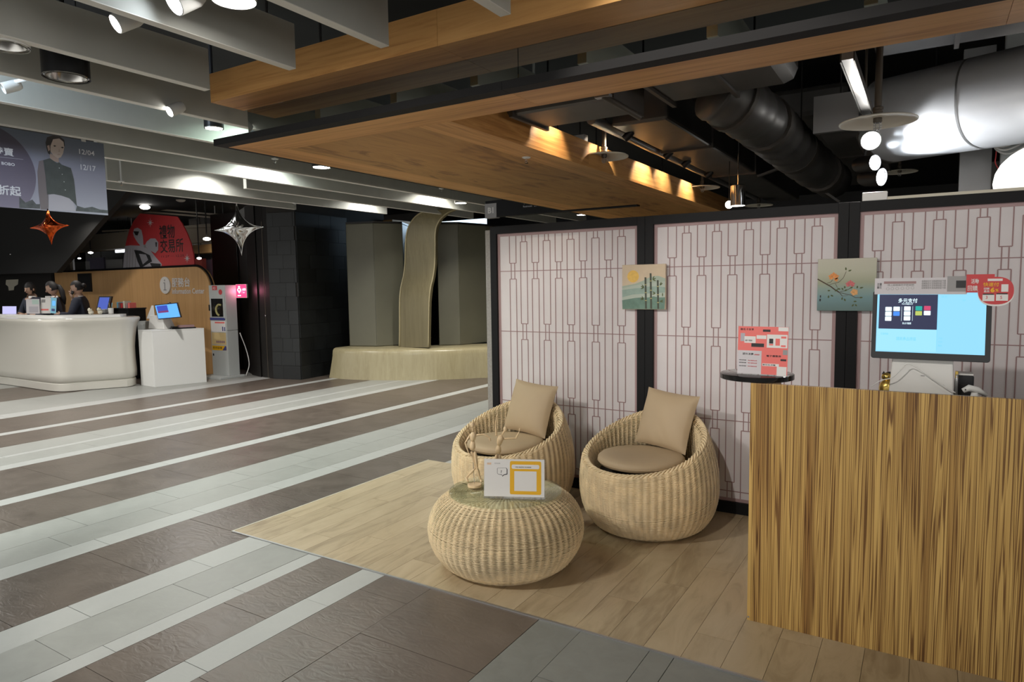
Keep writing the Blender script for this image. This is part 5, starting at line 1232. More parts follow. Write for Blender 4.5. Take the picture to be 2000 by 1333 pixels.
# white podium with a tilted monitor
q0, q1_, q3_ = ro(atZ(303, 757)), ro(atZ(404, 747)), ro(atZ(261, 751))
q3_ = q0 + (q3_ - q0).normalized() * .42; q2 = q1_ + (q3_ - q0)
po = thing('white_podium', 'plain white box podium beside the information desk', 'podium', tuple((q0 + q2) / 2))
obj('box_body', MB().prism([q0, q1_, q2, q3_], [p + Vector((0, 0, .86)) for p in (q0, q1_, q2, q3_)]), 'white_paint', po, bevel=.004); obj('top_board', MB().prism([p + Vector((0, 0, .861)) for p in (q0, q1_, q2, q3_)], [p + Vector((0, 0, .88)) for p in (q0, q1_, q2, q3_)]), 'white_paint', po, bevel=.003)
pc = (q0 + q2) / 2; dq = (q1_ - q0).normalized()
Dm = pc.y - .05
kp = thing('kiosk_monitor', 'tilted monitor with a blue screen on a white folded stand on the podium', 'monitor', (pc.x, pc.y, .88))
def mon(px4, Y, m, mscr, par, name='bezel', inset=.014):
    a, b, c = [atY(*q, Y) for q in px4]; Fc = Face(a, b - a, c - a); w, h = (b - a).length, (c - a).length
    obj(name, slab(Fc, 0, w, 0, h, -.02, 0), m, par, bevel=.003); mb = MB(); Fc.rect(mb, inset, w - inset, inset, h - inset, .001); s_ = obj('display', mb, mscr, par); return Fc, w, h, s_
emis('kiosk_blue', (.10, .36, .95), 1.1); emis('kiosk_navy', (.03, .06, .40), 1.0); emis('kiosk_wine', (.16, .03, .12), 1.0); emis('desk_blue', (.05, .09, .42), .9)
Fk, kw, kh, s_ = mon(((309, 624.5), (353.5, 620.5), (301.5, 596)), Dm - .1, 'black_plastic', 'kiosk_blue', kp)
mb = MB(); Fk.rect(mb, kw * .08, kw * .55, kh * .42, kh * .9, .002); im = obj('display_image', mb, 'kiosk_navy', s_); mb = MB(); Fk.rect(mb, kw * .08, kw * .55, kh * .42, kh * .55, .0025); obj('display_band', mb, 'kiosk_wine', s_)
def yb(pts, Y): return [atY(*q, Y) for q in pts]
obj('back_wedge', MB().prism(yb([(286, 623), (303, 623), (300, 597), (296, 597)], Dm - .06), yb([(286, 623), (303, 623), (300, 597), (296, 597)], Dm + .14)), 'white_paint', kp, bevel=.006)
g0 = atY(300, 645, Dm); g1 = atY(330, 645, Dm)
obj('stand', MB().prism([(g0.x - .01, Dm - .08, .88), (g1.x, Dm - .08, .88), (g1.x, Dm + .12, .88), (g0.x - .01, Dm + .12, .88)], [(g0.x + .03, Dm - .07, 1.10), (g1.x - .04, Dm - .07, 1.10), (g1.x - .04, Dm + .05, 1.10), (g0.x + .03, Dm + .05, 1.10)]), 'white_plastic', kp, bevel=.008)
wc = atY(331, 593, Dm - .08); obj('webcam', MB().ell(wc, (.045, .02, .018)), 'black_plastic', kp, smooth='all'); obj('webcam_mount', MB().bar(wc, atY(331, 597, Dm - .08), .03), 'black_plastic', kp)
tcx = (q0 + q2) / 2 + dq * .14; dp = Vector((dq.y, -dq.x, 0)); tcx = tcx + dp * .06
kt = thing('leaflet_tray', 'low dark tray of leaflets on the podium', 'tray', (tcx.x, tcx.y, .88))
TK = Matrix(((dq.x, -dp.x, 0, tcx.x), (dq.y, -dp.y, 0, tcx.y), (0, 0, 1, 0), (0, 0, 0, 1)))
obj('tray', MB().box(-.17, .19, -.09, .09, .881, .90, TK), 'black_plastic', kt, bevel=.004); obj('leaflets', MB().box(-.05, .17, -.07, .07, .9005, .935, TK), 'lattice_pink', kt); obj('pens', MB().box(-.15, -.07, -.05, .05, .9005, .92, TK), 'black_plastic', kt)

# backdrop wall -------------------------------------------------------------------
YB = 7.20
bx0, bx1 = atY(108, 560, YB).x, atY(417.5, 700, YB).x
BTOP = 1.898
bd = thing('information_wall', 'wood backdrop wall with a rounded corner behind the information desk', 'partition', ((bx0 + bx1) / 2, YB + .05, 0))
R_ = .42
outl = [(bx0, 0), (bx1, 0), (bx1, BTOP - R_)] + [(bx1 - R_ + R_ * math.cos(t), BTOP - R_ + R_ * math.sin(t)) for t in np.linspace(0, PI / 2, 12)[1:]] + [(bx0, BTOP)]
mb = MB(); mb.prism([Vector((x, YB, z)) for x, z in outl], [Vector((x, YB + .10, z)) for x, z in outl]); obj('wood_face', mb, 'backdrop_wood', bd)
edge = [Vector((x, YB + .05, z)) for x, z in outl[2:]]
obj('black_edging', MB().tube(edge, .02, 6, flat=2.6), 'black_frame', bd)
F = Face((0, YB, 0), (1, 0, 0), (0, 0, 1))
def wp(x, y): q = atY(x, y, YB); return (q.x, q.z)
a, b = wp(324, 557.5); mb = MB(); rr = (wp(334, 557)[0] - wp(314, 557)[0]) / 2; ry = (wp(324, 541)[1] - wp(324, 574.5)[1]) / 2; mb.prism([F.p(a + rr * c, b + ry * s, 0.0) for c, s in unit_ring(32)], [F.p(a + rr * c, b + ry * s, .02) for c, s in unit_ring(32)])
idc = obj('info_disc', mb, 'white_print', bd)
mb = MB(); F.stroke(mb, [(a, b - ry * .55), (a, b + ry * .30)], rr * .16, .0215); F.stroke(mb, [(a - rr * .25, b + ry * .28), (a, b + ry * .28)], rr * .10, .0215); F.stroke(mb, [(a - rr * .3, b - ry * .55), (a + rr * .3, b - ry * .55)], rr * .10, .0215); F.disc(mb, a, b + ry * .58, rr * .10, .0215, 12); obj('letter_i', mb, 'grey_print', idc)
def wtext(t, x0, x1, y0, y1, bold):
    mb = MB(); a, b = wp(x0, y1); a1, _ = wp(x1, y1); _, b1 = wp(x0, y0); text(F, mb, t, a, b, w=a1 - a, h=b1 - b, d=.006, bold=bold); obj('wall_lettering', mb, 'white_print', bd)
wtext('服務台', 336.5, 372, 543, 561.5, .02); wtext('Information Center', 337, 400, 564, 574.5, .02)
a, b = wp(154, 535); a1, b1 = wp(181, 570); obj('dark_display', MB().box(a, a1, YB - .03, YB, b1, b), 'black_plastic', None, 'dark wall display on the information wall behind the staff', 'display')
# red arch sign --------------------------------------------------------------------
YR = 7.28
F = Face((0, YR, 0), (1, 0, 0), (0, 0, 1))
def rp(u, v): q = atY(230 + u / 6.6667, 400 + v / 6.6667, YR); return (q.x, q.z)
ra = thing('arch_sign', 'red arched promotion sign with a silver bow standing on the information wall', 'sign', (rp(550, 830)[0], YR, rp(550, 830)[1]))
out = [(70, 845), (95, 560), (110, 480), (150, 330), (210, 210), (290, 115), (775, 155), (840, 250), (900, 370), (950, 500), (985, 650), (1000, 815)]
zmin = BTOP + .022
def cl_(p): return (p[0], max(p[1], zmin))
mb = MB(); P_ = [cl_(rp(*q)) for q in out]; mb.prism([F.p(a, b, -.02) for a, b in P_], [F.p(a, b, 0) for a, b in P_]); obj('red_board', mb, 'red_print', ra)
def rpoly(nm, m, pts, d): mb = MB(); F.poly(mb, [cl_(rp(*q)) for q in pts], d); return obj(nm, mb, m, ra)
rpoly('printed_ribbon', 'silver_print', [(70, 840), (95, 540), (160, 530), (330, 535), (420, 590), (500, 690), (575, 775), (570, 825), (400, 840)], .002)
rpoly('printed_ribbon', 'silver_print', [(200, 370), (215, 315), (260, 300), (310, 330), (330, 420), (335, 520), (360, 545), (300, 540), (250, 480), (215, 420)], .003)
rpoly('printed_ribbon', 'silver_print', [(350, 540), (380, 480), (430, 440), (490, 440), (530, 490), (528, 590), (490, 635), (430, 600)], .003)
rpoly('printed_shade', 'black_print', [(205, 345), (280, 350), (262, 400), (235, 400)], .004); rpoly('printed_shade', 'black_print', [(215, 590), (300, 600), (420, 660), (450, 740), (300, 830), (260, 740)], .004); rpoly('printed_shade', 'black_print', [(490, 490), (515, 490), (510, 550), (498, 550)], .004); rpoly('printed_shade', 'black_print', [(420, 760), (560, 770), (560, 800), (450, 820)], .004); rpoly('printed_highlight', 'silver_print', [(280, 640), (370, 650), (400, 720), (330, 780)], .005); rpoly('printed_knot', 'grey_print', [(340, 520), (370, 525), (370, 560), (345, 560)], .005)
for u in (115, 150, 185, 225): rpoly('printed_fold', 'grey_print', [(u, 838), (u + 12, 575), (u + 18, 575), (u + 12, 838)], .004)
def rtext(t, u0, u1, v0, v1, bold=.012):
    mb = MB(); a, b = rp(u0, v1); a1, _ = rp(u1, v1); _, b1 = rp(u0, v0); text(F, mb, t, a, b, w=a1 - a, h=b1 - b, d=.003, bold=bold); obj('printed_text', mb, 'black_print', ra)
rtext('禮物', 548, 748, 272, 450); rtext('交易所', 560, 862, 455, 635); rtext('11.27 ─ 12.25', 572, 865, 665, 692, .0)
for u, v in ((425, 235), (905, 700)):
    pts = []
    for i in range(16): t = PI * i / 8; q = (52 if i % 4 == 0 else 40) if i % 2 == 0 else 12; pts.append((u + q * math.cos(t) * .9, v + q * 1.25 * math.sin(t)))
    rpoly('printed_star', 'lav_print', pts, .003)
for x in (300, 370): q = atY(x, 520, YR); obj('support_post', MB().box(q.x - .02, q.x + .02, YR + .0205, YR + .05, BTOP - .4, BTOP + .3), 'dark_steel', ra)

# defibrillator cabinet ---------------------------------------------------------------
a0, a1, a2 = ro(atZ(416.5, 736.5)), ro(atZ(448, 739)), ro(atZ(468, 737))
uu = (a1 - a0).normalized(); vv = Vector((-uu.y, uu.x, 0)); aw, ad_ = (a1 - a0).length, .22
ae = thing('defibrillator_cabinet', 'tall pale grey defibrillator cabinet with stickers beside the information wall', 'cabinet', tuple(a0 + uu * aw / 2 + vv * .15))
T_ = Matrix(((uu.x, vv.x, 0, a0.x), (uu.y, vv.y, 0, a0.y), (0, 0, 1, 0), (0, 0, 0, 1)))
AH = 1.565
obj('base_plate', MB().box(-.12, aw + .06, -.22, ad_ + .05, 0, .035, T_), 'grey_cab', ae, bevel=.004)
lo = obj('lower_body', MB().box(0, aw, 0, ad_, .035, .80, T_), 'grey_cab', ae, bevel=.004); up_ = obj('upper_body', MB().box(0, aw, 0, ad_, .805, AH, T_), 'grey_cab', ae, bevel=.004)
F = Face(a0, uu, (0, 0, 1))
def ap(fx, y): return (fx * aw, AH * (1 - (y - 90) / 1145.))
def arect(nm, m, f0, y0, f1, y1, d, par=None):
    mb = MB(); x0, z1 = ap(f0, y0); x1, z0 = ap(f1, y1); mb.prism([F.p(*q, .0) for q in ((x0, z0), (x1, z0), (x1, z1), (x0, z1))], [F.p(*q, d) for q in ((x0, z0), (x1, z0), (x1, z1), (x0, z1))]); return obj(nm, mb, m, par or ae)
dr_ = arect('door', 'grey_cab', .06, 212, .97, 500, .012); gl_ = arect('window', 'black_gloss', .15, 255, .86, 478, .0135, dr_); arect('handle', 'dark_steel', .0, 330, .035, 405, .02, dr_)
mb = MB(); c_ = ap(.66, 395); mb.tube([F.p(c_[0] + .085 * math.cos(t), c_[1] + .09 * math.sin(t), .018) for t in np.linspace(PI * .35, PI * 1.45, 16)], .018, 6); obj('yellow_strap', mb, 'bamboo_node', dr_, smooth='all')
arect('blue_sticker', 'navy_sticker' if 'navy_sticker' in MATS else mat('navy_sticker', (.05, .06, .22), .5), .02, 490, .92, 520, .014); arect('white_sticker', 'white_print', .04, 525, .92, 668, .002); arect('yellow_sticker', mat('pale_yellow', (.66, .50, .24), .5), .04, 675, .92, 825, .002); arect('orange_sticker', 'yellow_print', .04, 838, .92, 895, .002)
arect('red_rule', 'coral_print', .28, 542, .88, 560, .003); arect('blue_figure', 'navy_sticker', .72, 600, .78, 655, .003); arect('blue_figure', 'navy_sticker', .84, 605, .90, 655, .003)
for i in range(5):
    mb = MB(); c_ = ap(.36 + .11 * i, 790); F.disc(mb, *c_, .022, .003, 14); obj('red_heart', mb, 'lattice_pink', ae)
mb = MB(); x0, z0 = ap(.08, 880); x1, z1 = ap(.66, 850); text(F, mb, '救命設備', x0, z0, w=x1 - x0, h=z1 - z0, d=.0035); obj('printed_text', mb, 'black_print', ae)
mb = MB(); F.poly(mb, [ap(.68, 893), ap(.92, 893), ap(.92, 840), ap(.84, 840)], .003); obj('navy_corner', mb, 'navy_sticker', ae)
arect('lock', 'black_plastic', .08, 938, .13, 965, .008); arect('red_sticker', 'red_print', .22, 98, .52, 150, .002); mb = MB(); F.disc(mb, *ap(.72, 175), .045, .003, 18); obj('red_disc', mb, 'red_print', ae); mb = MB(); x0, z0 = ap(.26, 140); text(F, mb, 'AED', x0, z0, h=.04, w=.07, d=.003); obj('printed_text', mb, 'white_print', ae)
emis('aed_pink', (.85, .04, .16), 1.3); emis('aed_white', (1, .8, .9), 1.6)
Fs = Face(a1 + vv * ad_ + Vector((0, 0, 0)), Vector((CR.x, CR.y, 0)), (0, 0, 1))
s0 = a1 + vv * .235; lb_ = thing('aed_light_box', 'small glowing pink AED light box on the side of the cabinet', 'light box', tuple(s0 + Vector((.1, 0, 1.37))))
Fs = Face(s0 + Vector((.0, -.02, 1.345)), Vector((CR.x, CR.y, 0)), (0, 0, 1)); bw, bh = .185, .232
obj('case', slab(Fs, 0, bw, 0, bh, -.06, 0), 'white_plastic', lb_, bevel=.003); mb = MB(); Fs.rect(mb, .006, bw - .006, .006, bh - .006, .001); obj('lit_face', mb, 'aed_pink', lb_)
mb = MB(); Fs.disc(mb, .058, .135, .034, .002, 20); Fs.poly(mb, [(.03, .12), (.086, .12), (.058, .07)], .002); Fs.rect(mb, .042, .074, .172, .20, .002); Fs.rect(mb, .03, .085, .03, .048, .002); hrt = obj('heart_symbol', mb, 'aed_white', lb_)
mb = MB(); Fs.disc(mb, .058, .138, .016, .003, 16); obj('heart_core', mb, 'aed_pink', hrt)
mb = MB(); text(Fs, mb, 'AED', .11, .125, w=.062, h=.036, d=.002, bold=.03); Fs.rect(mb, .12, .15, .085, .091, .002); obj('lit_letters', mb, 'aed_white', lb_)
light('POINT', 'aed_glow', tuple(Fs.p(bw / 2, bh / 2, .05)), 1.2, (1, .25, .4), size=.05, parent=lb_)
pc_ = [a1 + vv * .24 + Vector((.02, 0, .75)), a1 + vv * .34 + Vector((.04, 0, .45)), a1 + vv * .36 + Vector((.10, -.02, .2)), a1 + vv * .34 + Vector((.08, -.06, .01))]
obj('power_cord', MB().tube(cubic(pc_), .008, 6), 'white_plastic', None, 'white power cord hanging down beside the defibrillator cabinet', 'cable', smooth='all')

# escalator underside and the shop behind ------------------------------------------------
YE = 6.3
es = thing('escalator_underside', 'black sloping underside of an escalator above the information desk', 'escalator', tuple(atY(60, 535, YE)))
ep = [atY(x, y, YE) for x, y in ((-160, 540), (110, 533), (192, 437), (230, 395), (300, 310), (-160, 300))]
obj('clad_panel', MB().prism(ep, [p + Vector((0, .10, 0)) for p in ep]), 'black_ceiling', es); q = atY(20, 497, YE - .01); obj('chrome_knob', MB().ell(q, (.04, .02, .02)), 'chrome', es, smooth='all')
emis('shop_light', (1, .96, .9), 14); emis('shop_tube', (.85, .9, 1), 5)
mat('shop_grey', (.20, .20, .20), .5); mat('shop_lilac', (.19, .175, .25), .5); mat('shop_wall', (.10, .095, .09), .6); mat('shop_beige', (.30, .26, .20), .6)
struct('wall_shop', MB().box(-26, -10.6, 13.0, 13.2, 0, 3.3), 'shop_wall')
def sbox(name, label, cat, px0, px1, Y0, Y1, m, group=None):
    a, b = atY(*px0, Y0), atY(*px1, Y0); z0, z1 = min(a.z, b.z), max(a.z, b.z)
    if name in ('shop_bulkhead', 'shop_beam', 'light_tube', 'lilac_panel'):
        if name == 'shop_bulkhead': z1 = 3.31
        r = thing(name, label, cat, ((a.x + b.x) / 2, Y0, z0), 0, group); obj('board', MB().box(min(a.x, b.x), max(a.x, b.x), Y0, Y1, z0, z1), m, r)
        for q in (.2, .8): xx = a.x + q * (b.x - a.x); obj('hanger_rod', MB().tube([(xx, (Y0 + Y1) / 2, z1 - .01), (xx, (Y0 + Y1) / 2, 3.31)], .008, 6), 'dark_steel', r)
        return r
    z0 = 0
    return obj(name, MB().box(min(a.x, b.x), max(a.x, b.x), Y0, Y1, z0, z1), m, None, label, cat, group)
sbox('shop_bulkhead', 'grey bulkhead wall of the shop seen behind the red arch sign', 'bulkhead', (165, 470), (300, 540), 11.5, 11.8, 'shop_grey')
sbox('lilac_panel', 'lilac panel hanging in the shop left of the red arch sign', 'panel', (170, 505), (204, 530), 10.8, 10.85, 'shop_lilac')
sbox('shop_beam', 'brown wooden shop beam left of the red arch sign', 'beam', (120, 473), (262, 484), 9.5, 9.8, 'rail_wood', 'shop ceiling beams')
sbox('shop_beam', 'pale shop ceiling rail above the brown beam', 'beam', (150, 462), (470, 468), 9.0, 9.2, 'shop_beige', 'shop ceiling beams')
sbox('shop_beam', 'wooden shop beam right of the red arch sign', 'beam', (368, 480), (436, 492), 9.6, 9.9, 'rail_wood', 'shop ceiling beams')
sbox('shop_bulkhead', 'dim grey shop wall right of the red arch sign', 'bulkhead', (370, 458), (438, 480), 10.5, 10.6, 'shop_grey')
sbox('light_tube', 'bluish tube light in the shop left of the red arch sign', 'light', (225, 489), (258, 491.5), 9.3, 9.35, 'shop_tube')
sbox('white_pole', 'thin white lit post standing in the shop above the information wall', 'post', (140.5, 505), (143.5, 532), 8.4, 8.44, 'white_print')
for i, (x0, x1, y0, y1, m) in enumerate(((112, 138, 508, 532, 'shop_beige'), (145, 168, 512, 532, 'shop_wall'), (206, 240, 508, 530, 'shop_grey'), (380, 395, 506, 522, 'coral_print'), (396, 412, 508, 530, 'shop_lilac'), (424, 437, 510, 532, 'coral_print'), (412, 424, 504, 520, 'shop_grey'))):
    sbox('shop_display', ('beige display unit beside the escalator slope', 'dark display unit right of the white post', 'grey display unit touching the red arch sign', 'small coral poster right of the red arch sign', 'lilac display right of the coral poster', 'coral and white poster beside the dark wall', 'grey shelf between the two coral posters')[i], 'display', (x0, y0), (x1, y1), 8.6 + .1 * i, 8.7 + .1 * i, m)
for y0, y1, l in ((400, 426, 'uppermost'), (407, 432, 'second'), (452, 438, 'rising')):
    obj('ceiling_rail', MB().bar(atY(200, y0, 9.0), atY(500, y1, 9.0), .035), 'shop_beige', None, l + ' thin pale rail on the dark shop ceiling above the red arch sign', 'rail', 'shop ceiling rails')
for (x, y), R, l in (((283, 405), .10, 'bright round lamp right above the red arch sign'), ((404, 467), .07, 'round shop lamp right of the red arch sign'), ((177, 494), .05, 'small shop lamp beside the escalator slope'), ((389, 505), .045, 'small lamp low right of the red arch sign'), ((155, 505), .035, 'tiny lamp above the white post'), ((353, 391), .09, 'unlit pale round lamp above the arch sign text'), ((499, 431), .06, 'small round lamp at the top of the dark frame'), ((440, 505), .03, 'tiny lamp at the edge of the dark wall')):
    p = atY(x, y, 8.2); r = thing('shop_lamp', l, 'lamp', tuple(p), 0, 'shop ceiling lamps'); obj('lens', MB().ell(p, (R, R, R * .45), 16, 8), 'lamp_enamel' if 'unlit' in l else 'shop_light', r, smooth='all'); obj('stem', MB().tube([p, (p.x, p.y, 3.31)], .012, 6), 'dark_steel', r)
sbox('cork_board', 'dark back panel with a yellow paper cutout behind the left staff', 'panel', (-40, 537), (107, 640), 7.3, 7.35, 'dark_wall')
a = atY(26, 557, 7.19); obj('paper_cutout', MB().prism(yb([(12, 547), (36, 546), (35, 556), (28, 560), (27, 567), (17, 568), (16, 560), (11, 556)], 7.285), yb([(12, 547), (36, 546), (35, 556), (28, 560), (27, 567), (17, 568), (16, 560), (11, 556)], 7.3)), 'cream', None, 'pale torn paper shape on the dark panel behind the left staff', 'paper')

# ------------------------------------------------------------------ staff behind the desk
def skin_mesh(name, nodes, edges, radii, rootn, sub=1):
    keys = list(nodes); me = bpy.data.meshes.new(name)
    me.from_pydata([nodes[k] for k in keys], [(keys.index(a), keys.index(b)) for a, b in edges], [])
    o = bpy.data.objects.new(name, me); COL.objects.link(o)
    o.modifiers.new('skin', 'SKIN'); ss = o.modifiers.new('sub', 'SUBSURF'); ss.levels = ss.render_levels = sub + 1
    for i, k in enumerate(keys):
        d = me.skin_vertices[0].data[i]; r = radii[k]; d.radius = r if isinstance(r, tuple) else (r, r); d.use_root = (k == rootn)
    dg = bpy.context.evaluated_depsgraph_get(); ev = bpy.data.meshes.new_from_object(o.evaluated_get(dg))
    vs = [tuple(v.co) for v in ev.vertices]; fs = [list(p.vertices) for p in ev.polygons]
    bpy.data.objects.remove(o); bpy.data.meshes.remove(me); bpy.data.meshes.remove(ev); return vs, fs
def person(loc, face_dir, label, el, wr, hand_dir, head_pitch=0.0, head_yaw=0.0, hair='bun', lean=.0, dz=0.0):
    yaw = math.atan2(-face_dir.x, face_dir.y); r = thing('person', label, 'person', (loc[0], loc[1], 0), yaw, 'information desk staff')
    J = dict(pelvis=(0, -.01, .93), spine=(0, .0 + lean * .3, 1.10), chest=(0, .0 + lean * .7, 1.30), nb=(0, lean, 1.44), nt=(0, lean + .02, 1.53))
    rad = dict(pelvis=(.15, .11), spine=(.125, .095), chest=(.155, .105), nb=(.065, .06), nt=(.052, .052))
    E = [('pelvis', 'spine'), ('spine', 'chest'), ('chest', 'nb'), ('nb', 'nt')]
    for s, n in ((-1, 'l'), (1, 'r')):
        J['sh' + n] = (s * .165, lean * .9, 1.385); J['el' + n] = el[0 if s < 0 else 1]; J['wr' + n] = wr[0 if s < 0 else 1]
        J['hi' + n] = (s * .09, 0, .88); J['kn' + n] = (s * .10, .02, .48); J['an' + n] = (s * .10, -.02, .08); J['to' + n] = (s * .11, .14, .035)
        rad.update({'sh' + n: .066, 'el' + n: .044, 'wr' + n: .028, 'hi' + n: .088, 'kn' + n: .058, 'an' + n: .038, 'to' + n: .030})
        E += [('chest', 'sh' + n), ('sh' + n, 'el' + n), ('el' + n, 'wr' + n), ('pelvis', 'hi' + n), ('hi' + n, 'kn' + n), ('kn' + n, 'an' + n), ('an' + n, 'to' + n)]
    vs, fs = skin_mesh('body', J, E, rad, 'pelvis'); mb = MB().add(vs, fs)
    # head, turned on the neck
    hc = Vector((0, lean + .035, 1.615)); HM = Matrix.Translation(hc) @ Matrix.Rotation(head_yaw, 4, 'Z') @ Matrix.Rotation(head_pitch, 4, 'X')
    def hadd(b): mb.add([HM @ Vector(v) for v in b.v], b.f)
    hb = MB(); n, m = 20, 14; hv = []
    for j in range(m + 1):
        t = PI * j / m; z = -math.cos(t) * .118; q = max(math.sin(t), 1e-3)
        for i in range(n):
            a = 2 * PI * i / n; x, y = math.cos(a), math.sin(a); wz = .072 if z > -.03 else .072 - .022 * min(1, (-.03 - z) / .08)
            px, py = q * x * wz, q * y * .092
            if y > .3 and z < -.02: py *= .94
            hv.append((px, py, z))
    hf = [[j * n + i, j * n + (i + 1) % n, (j + 1) * n + (i + 1) % n, (j + 1) * n + i] for j in range(m) for i in range(n)]
    hb.add(hv, hf); hadd(hb)
    hadd(MB().tube([(0, .082, .012), (0, .098, -.012), (0, .107, -.030), (0, .088, -.038)], [.007, .009, .013, .009], 8))
    for s in (-1, 1): hadd(MB().ell((s * .073, -.005, -.012), (.010, .020, .030), 8, 6))
    # hands with five fingers
    for k, n in enumerate('lr'):
        w = Vector(J['wr' + n]); d = Vector(hand_dir[k]).normalized(); sd_ = d.orthogonal().normalized(); nn = d.cross(sd_)
        mb.tube([w - d * .02, w + d * .03, w + d * .075], [.024, .034, .030], 8, flat=.55)
        for q in range(4):
            L = (.065, .075, .070, .055)[q]; o = w + d * .07 + sd_ * (.022 - .015 * q)
            mb.tube([o, o + d * L * .5 + nn * .006, o + d * L * .85 + nn * .022], [.0085, .008, .006], 6)
        o = w + d * .025 + sd_ * .028; mb.tube([o, o + d * .03 + sd_ * .022, o + d * .058 + sd_ * .024], [.011, .0095, .007], 6)
    body = obj('body', mb, 'skin', r, world=False, smooth='all')
    # jacket and trousers follow the body
    def pad(k, e): v = rad[k]; return (v[0] + e, v[1] + e) if isinstance(v, tuple) else v + e
    jk = ['pelvis', 'spine', 'chest', 'nb', 'shl', 'ell', 'wrl', 'shr', 'elr', 'wrr']; J2 = {k: J[k] for k in jk}; J2['nb'] = (0, lean - .01, 1.43)
    rad2 = {k: pad(k, .018) for k in jk}; rad2['nb'] = (.085, .08)
    for n in 'lr': J2['wr' + n] = tuple(Vector(J['el' + n]).lerp(Vector(J['wr' + n]), .9)); rad2['wr' + n] = .044; rad2['el' + n] = .060; rad2['sh' + n] = .085
    vs, fs = skin_mesh('jacket', J2, [e for e in E if e[0] in J2 and e[1] in J2], rad2, 'pelvis'); obj('jacket', MB().add(vs, fs), 'navy_cloth', r, world=False, smooth='all')
    tk = ['pelvis', 'hil', 'knl', 'anl', 'hir', 'knr', 'anr']
    vs, fs = skin_mesh('trousers', {k: J[k] for k in tk}, [e for e in E if e[0] in tk and e[1] in tk], {k: pad(k, .02) for k in tk}, 'pelvis'); obj('trousers', MB().add(vs, fs), 'black_frame', r, world=False, smooth='all')
    for n in 'lr': q = J['to' + n]; obj('shoe', MB().ell((q[0], q[1] - .06, .035), (.045, .13, .035), 12, 8), 'black_plastic', r, world=False, smooth='all')
    # white collar
    obj('collar', MB().lathe([(.062, 1.425), (.066, 1.44), (.060, 1.475), (.055, 1.478)], 18, (0, lean, 0), capb=False, capt=False), 'white_print', r, world=False, smooth='all')
    # hair cap
    hr = MB(); vs = []; keep = []
    for v in hv: vs.append(HM @ Vector((v[0] * 1.12, v[1] * 1.10 - .004, v[2] * 1.10 + .006)))
    for f in hf:
        c = sum((Vector(hv[i]) for i in f), Vector()) / 4
        face = c.y > .012 and c.z < .052 and not (hair == 'bob' and (abs(c.x) > .058 or c.z > .028))
        low = c.z < (-.085 if hair == 'bob' else -.045)
        if not face and not low: keep.append(f)
    hr.add(vs, keep)
    if hair == 'bun': hr.add([HM @ Vector(v) for v in MB().ell((0, -.118, .015), (.046, .040, .044), 12, 8).v], MB().ell((0, 0, 0), (1, 1, 1), 12, 8).f)
    if hair == 'tail':
        tb_ = MB().tube([(0, -.09, .03), (0, -.125, .0), (0, -.135, -.10), (0, -.115, -.24), (0, -.10, -.34)], [.025, .034, .046, .040, .012], 10); hr.add([HM @ Vector(v) for v in tb_.v], tb_.f)
    obj('hair', hr, 'hair', r, world=False, smooth='all')
    for s in (-1, 1):
        def hp(b): return MB().add([HM @ Vector(v) for v in b.v], b.f)
        obj('eye', hp(MB().ell((s * .029, .0855, .004), (.011, .005, .0055), 10, 6)), 'eye_dark', r, world=False, smooth='all'); obj('eyebrow', hp(MB().ell((s * .030, .086, .026), (.016, .004, .003), 8, 5)), 'hair', r, world=False, smooth='all')
    obj('mouth', hp(MB().ell((0, .081, -.062), (.020, .006, .0055), 10, 6)), 'lip', r, world=False, smooth='all')
    r.scale = (.962, .962, .962)
    return r
def stand_at(px, depth): p = CAM + ray(*px) * depth; return (p.x, p.y)
lft = Vector((-CR.x, -CR.y, 0)).normalized(); tocam = -fv
l3 = stand_at((159, 560), 11.45)
person(l3, (lft + tocam * .25).normalized(), 'person in a navy jacket with tied hair holding a dark object at the mouth', [(-.27, .10, 1.14), (.24, .16, 1.12)], [(-.10, .34, 1.16), (.04, .17, 1.44)], [(.5, .8, .1), (-.3, .05, .95)], -.22, .05, 'bun', .04)
l2 = stand_at((110, 560), 11.6)
person(l2, (lft * .9 + tocam * .2).normalized(), 'person in dark clothes with a long ponytail, behind the blue counter leaflet', [(-.25, .08, 1.14), (.24, .10, 1.13)], [(-.10, .33, 1.15), (.10, .33, 1.15)], [(.3, .9, 0), (-.3, .9, 0)], -.30, .0, 'tail', .04)
l1 = stand_at((66, 562), 12.35)
person(l1, (tocam + lft * .35).normalized(), 'person with a short dark fringe looking down, nearest the left edge behind the desk', [(-.30, .08, 1.13), (.26, .10, 1.13)], [(-.16, .33, 1.14), (.12, .34, 1.14)], [(.2, .9, 0), (-.2, .9, 0)], -.15, .1, 'bob', .04)
w3 = Vector((l3[0], l3[1], 0)) + lft * .24 + tocam * .05
dob = atY(142, 573, 1); dd = CAM + ray(141.5, 572) * 11.36
obj('dark_snack', MB().ell(dd, (.028, .022, .034), 10, 8), 'black_plastic', None, 'small dark object held at the mouth by the person in the navy jacket', 'object', smooth='all')

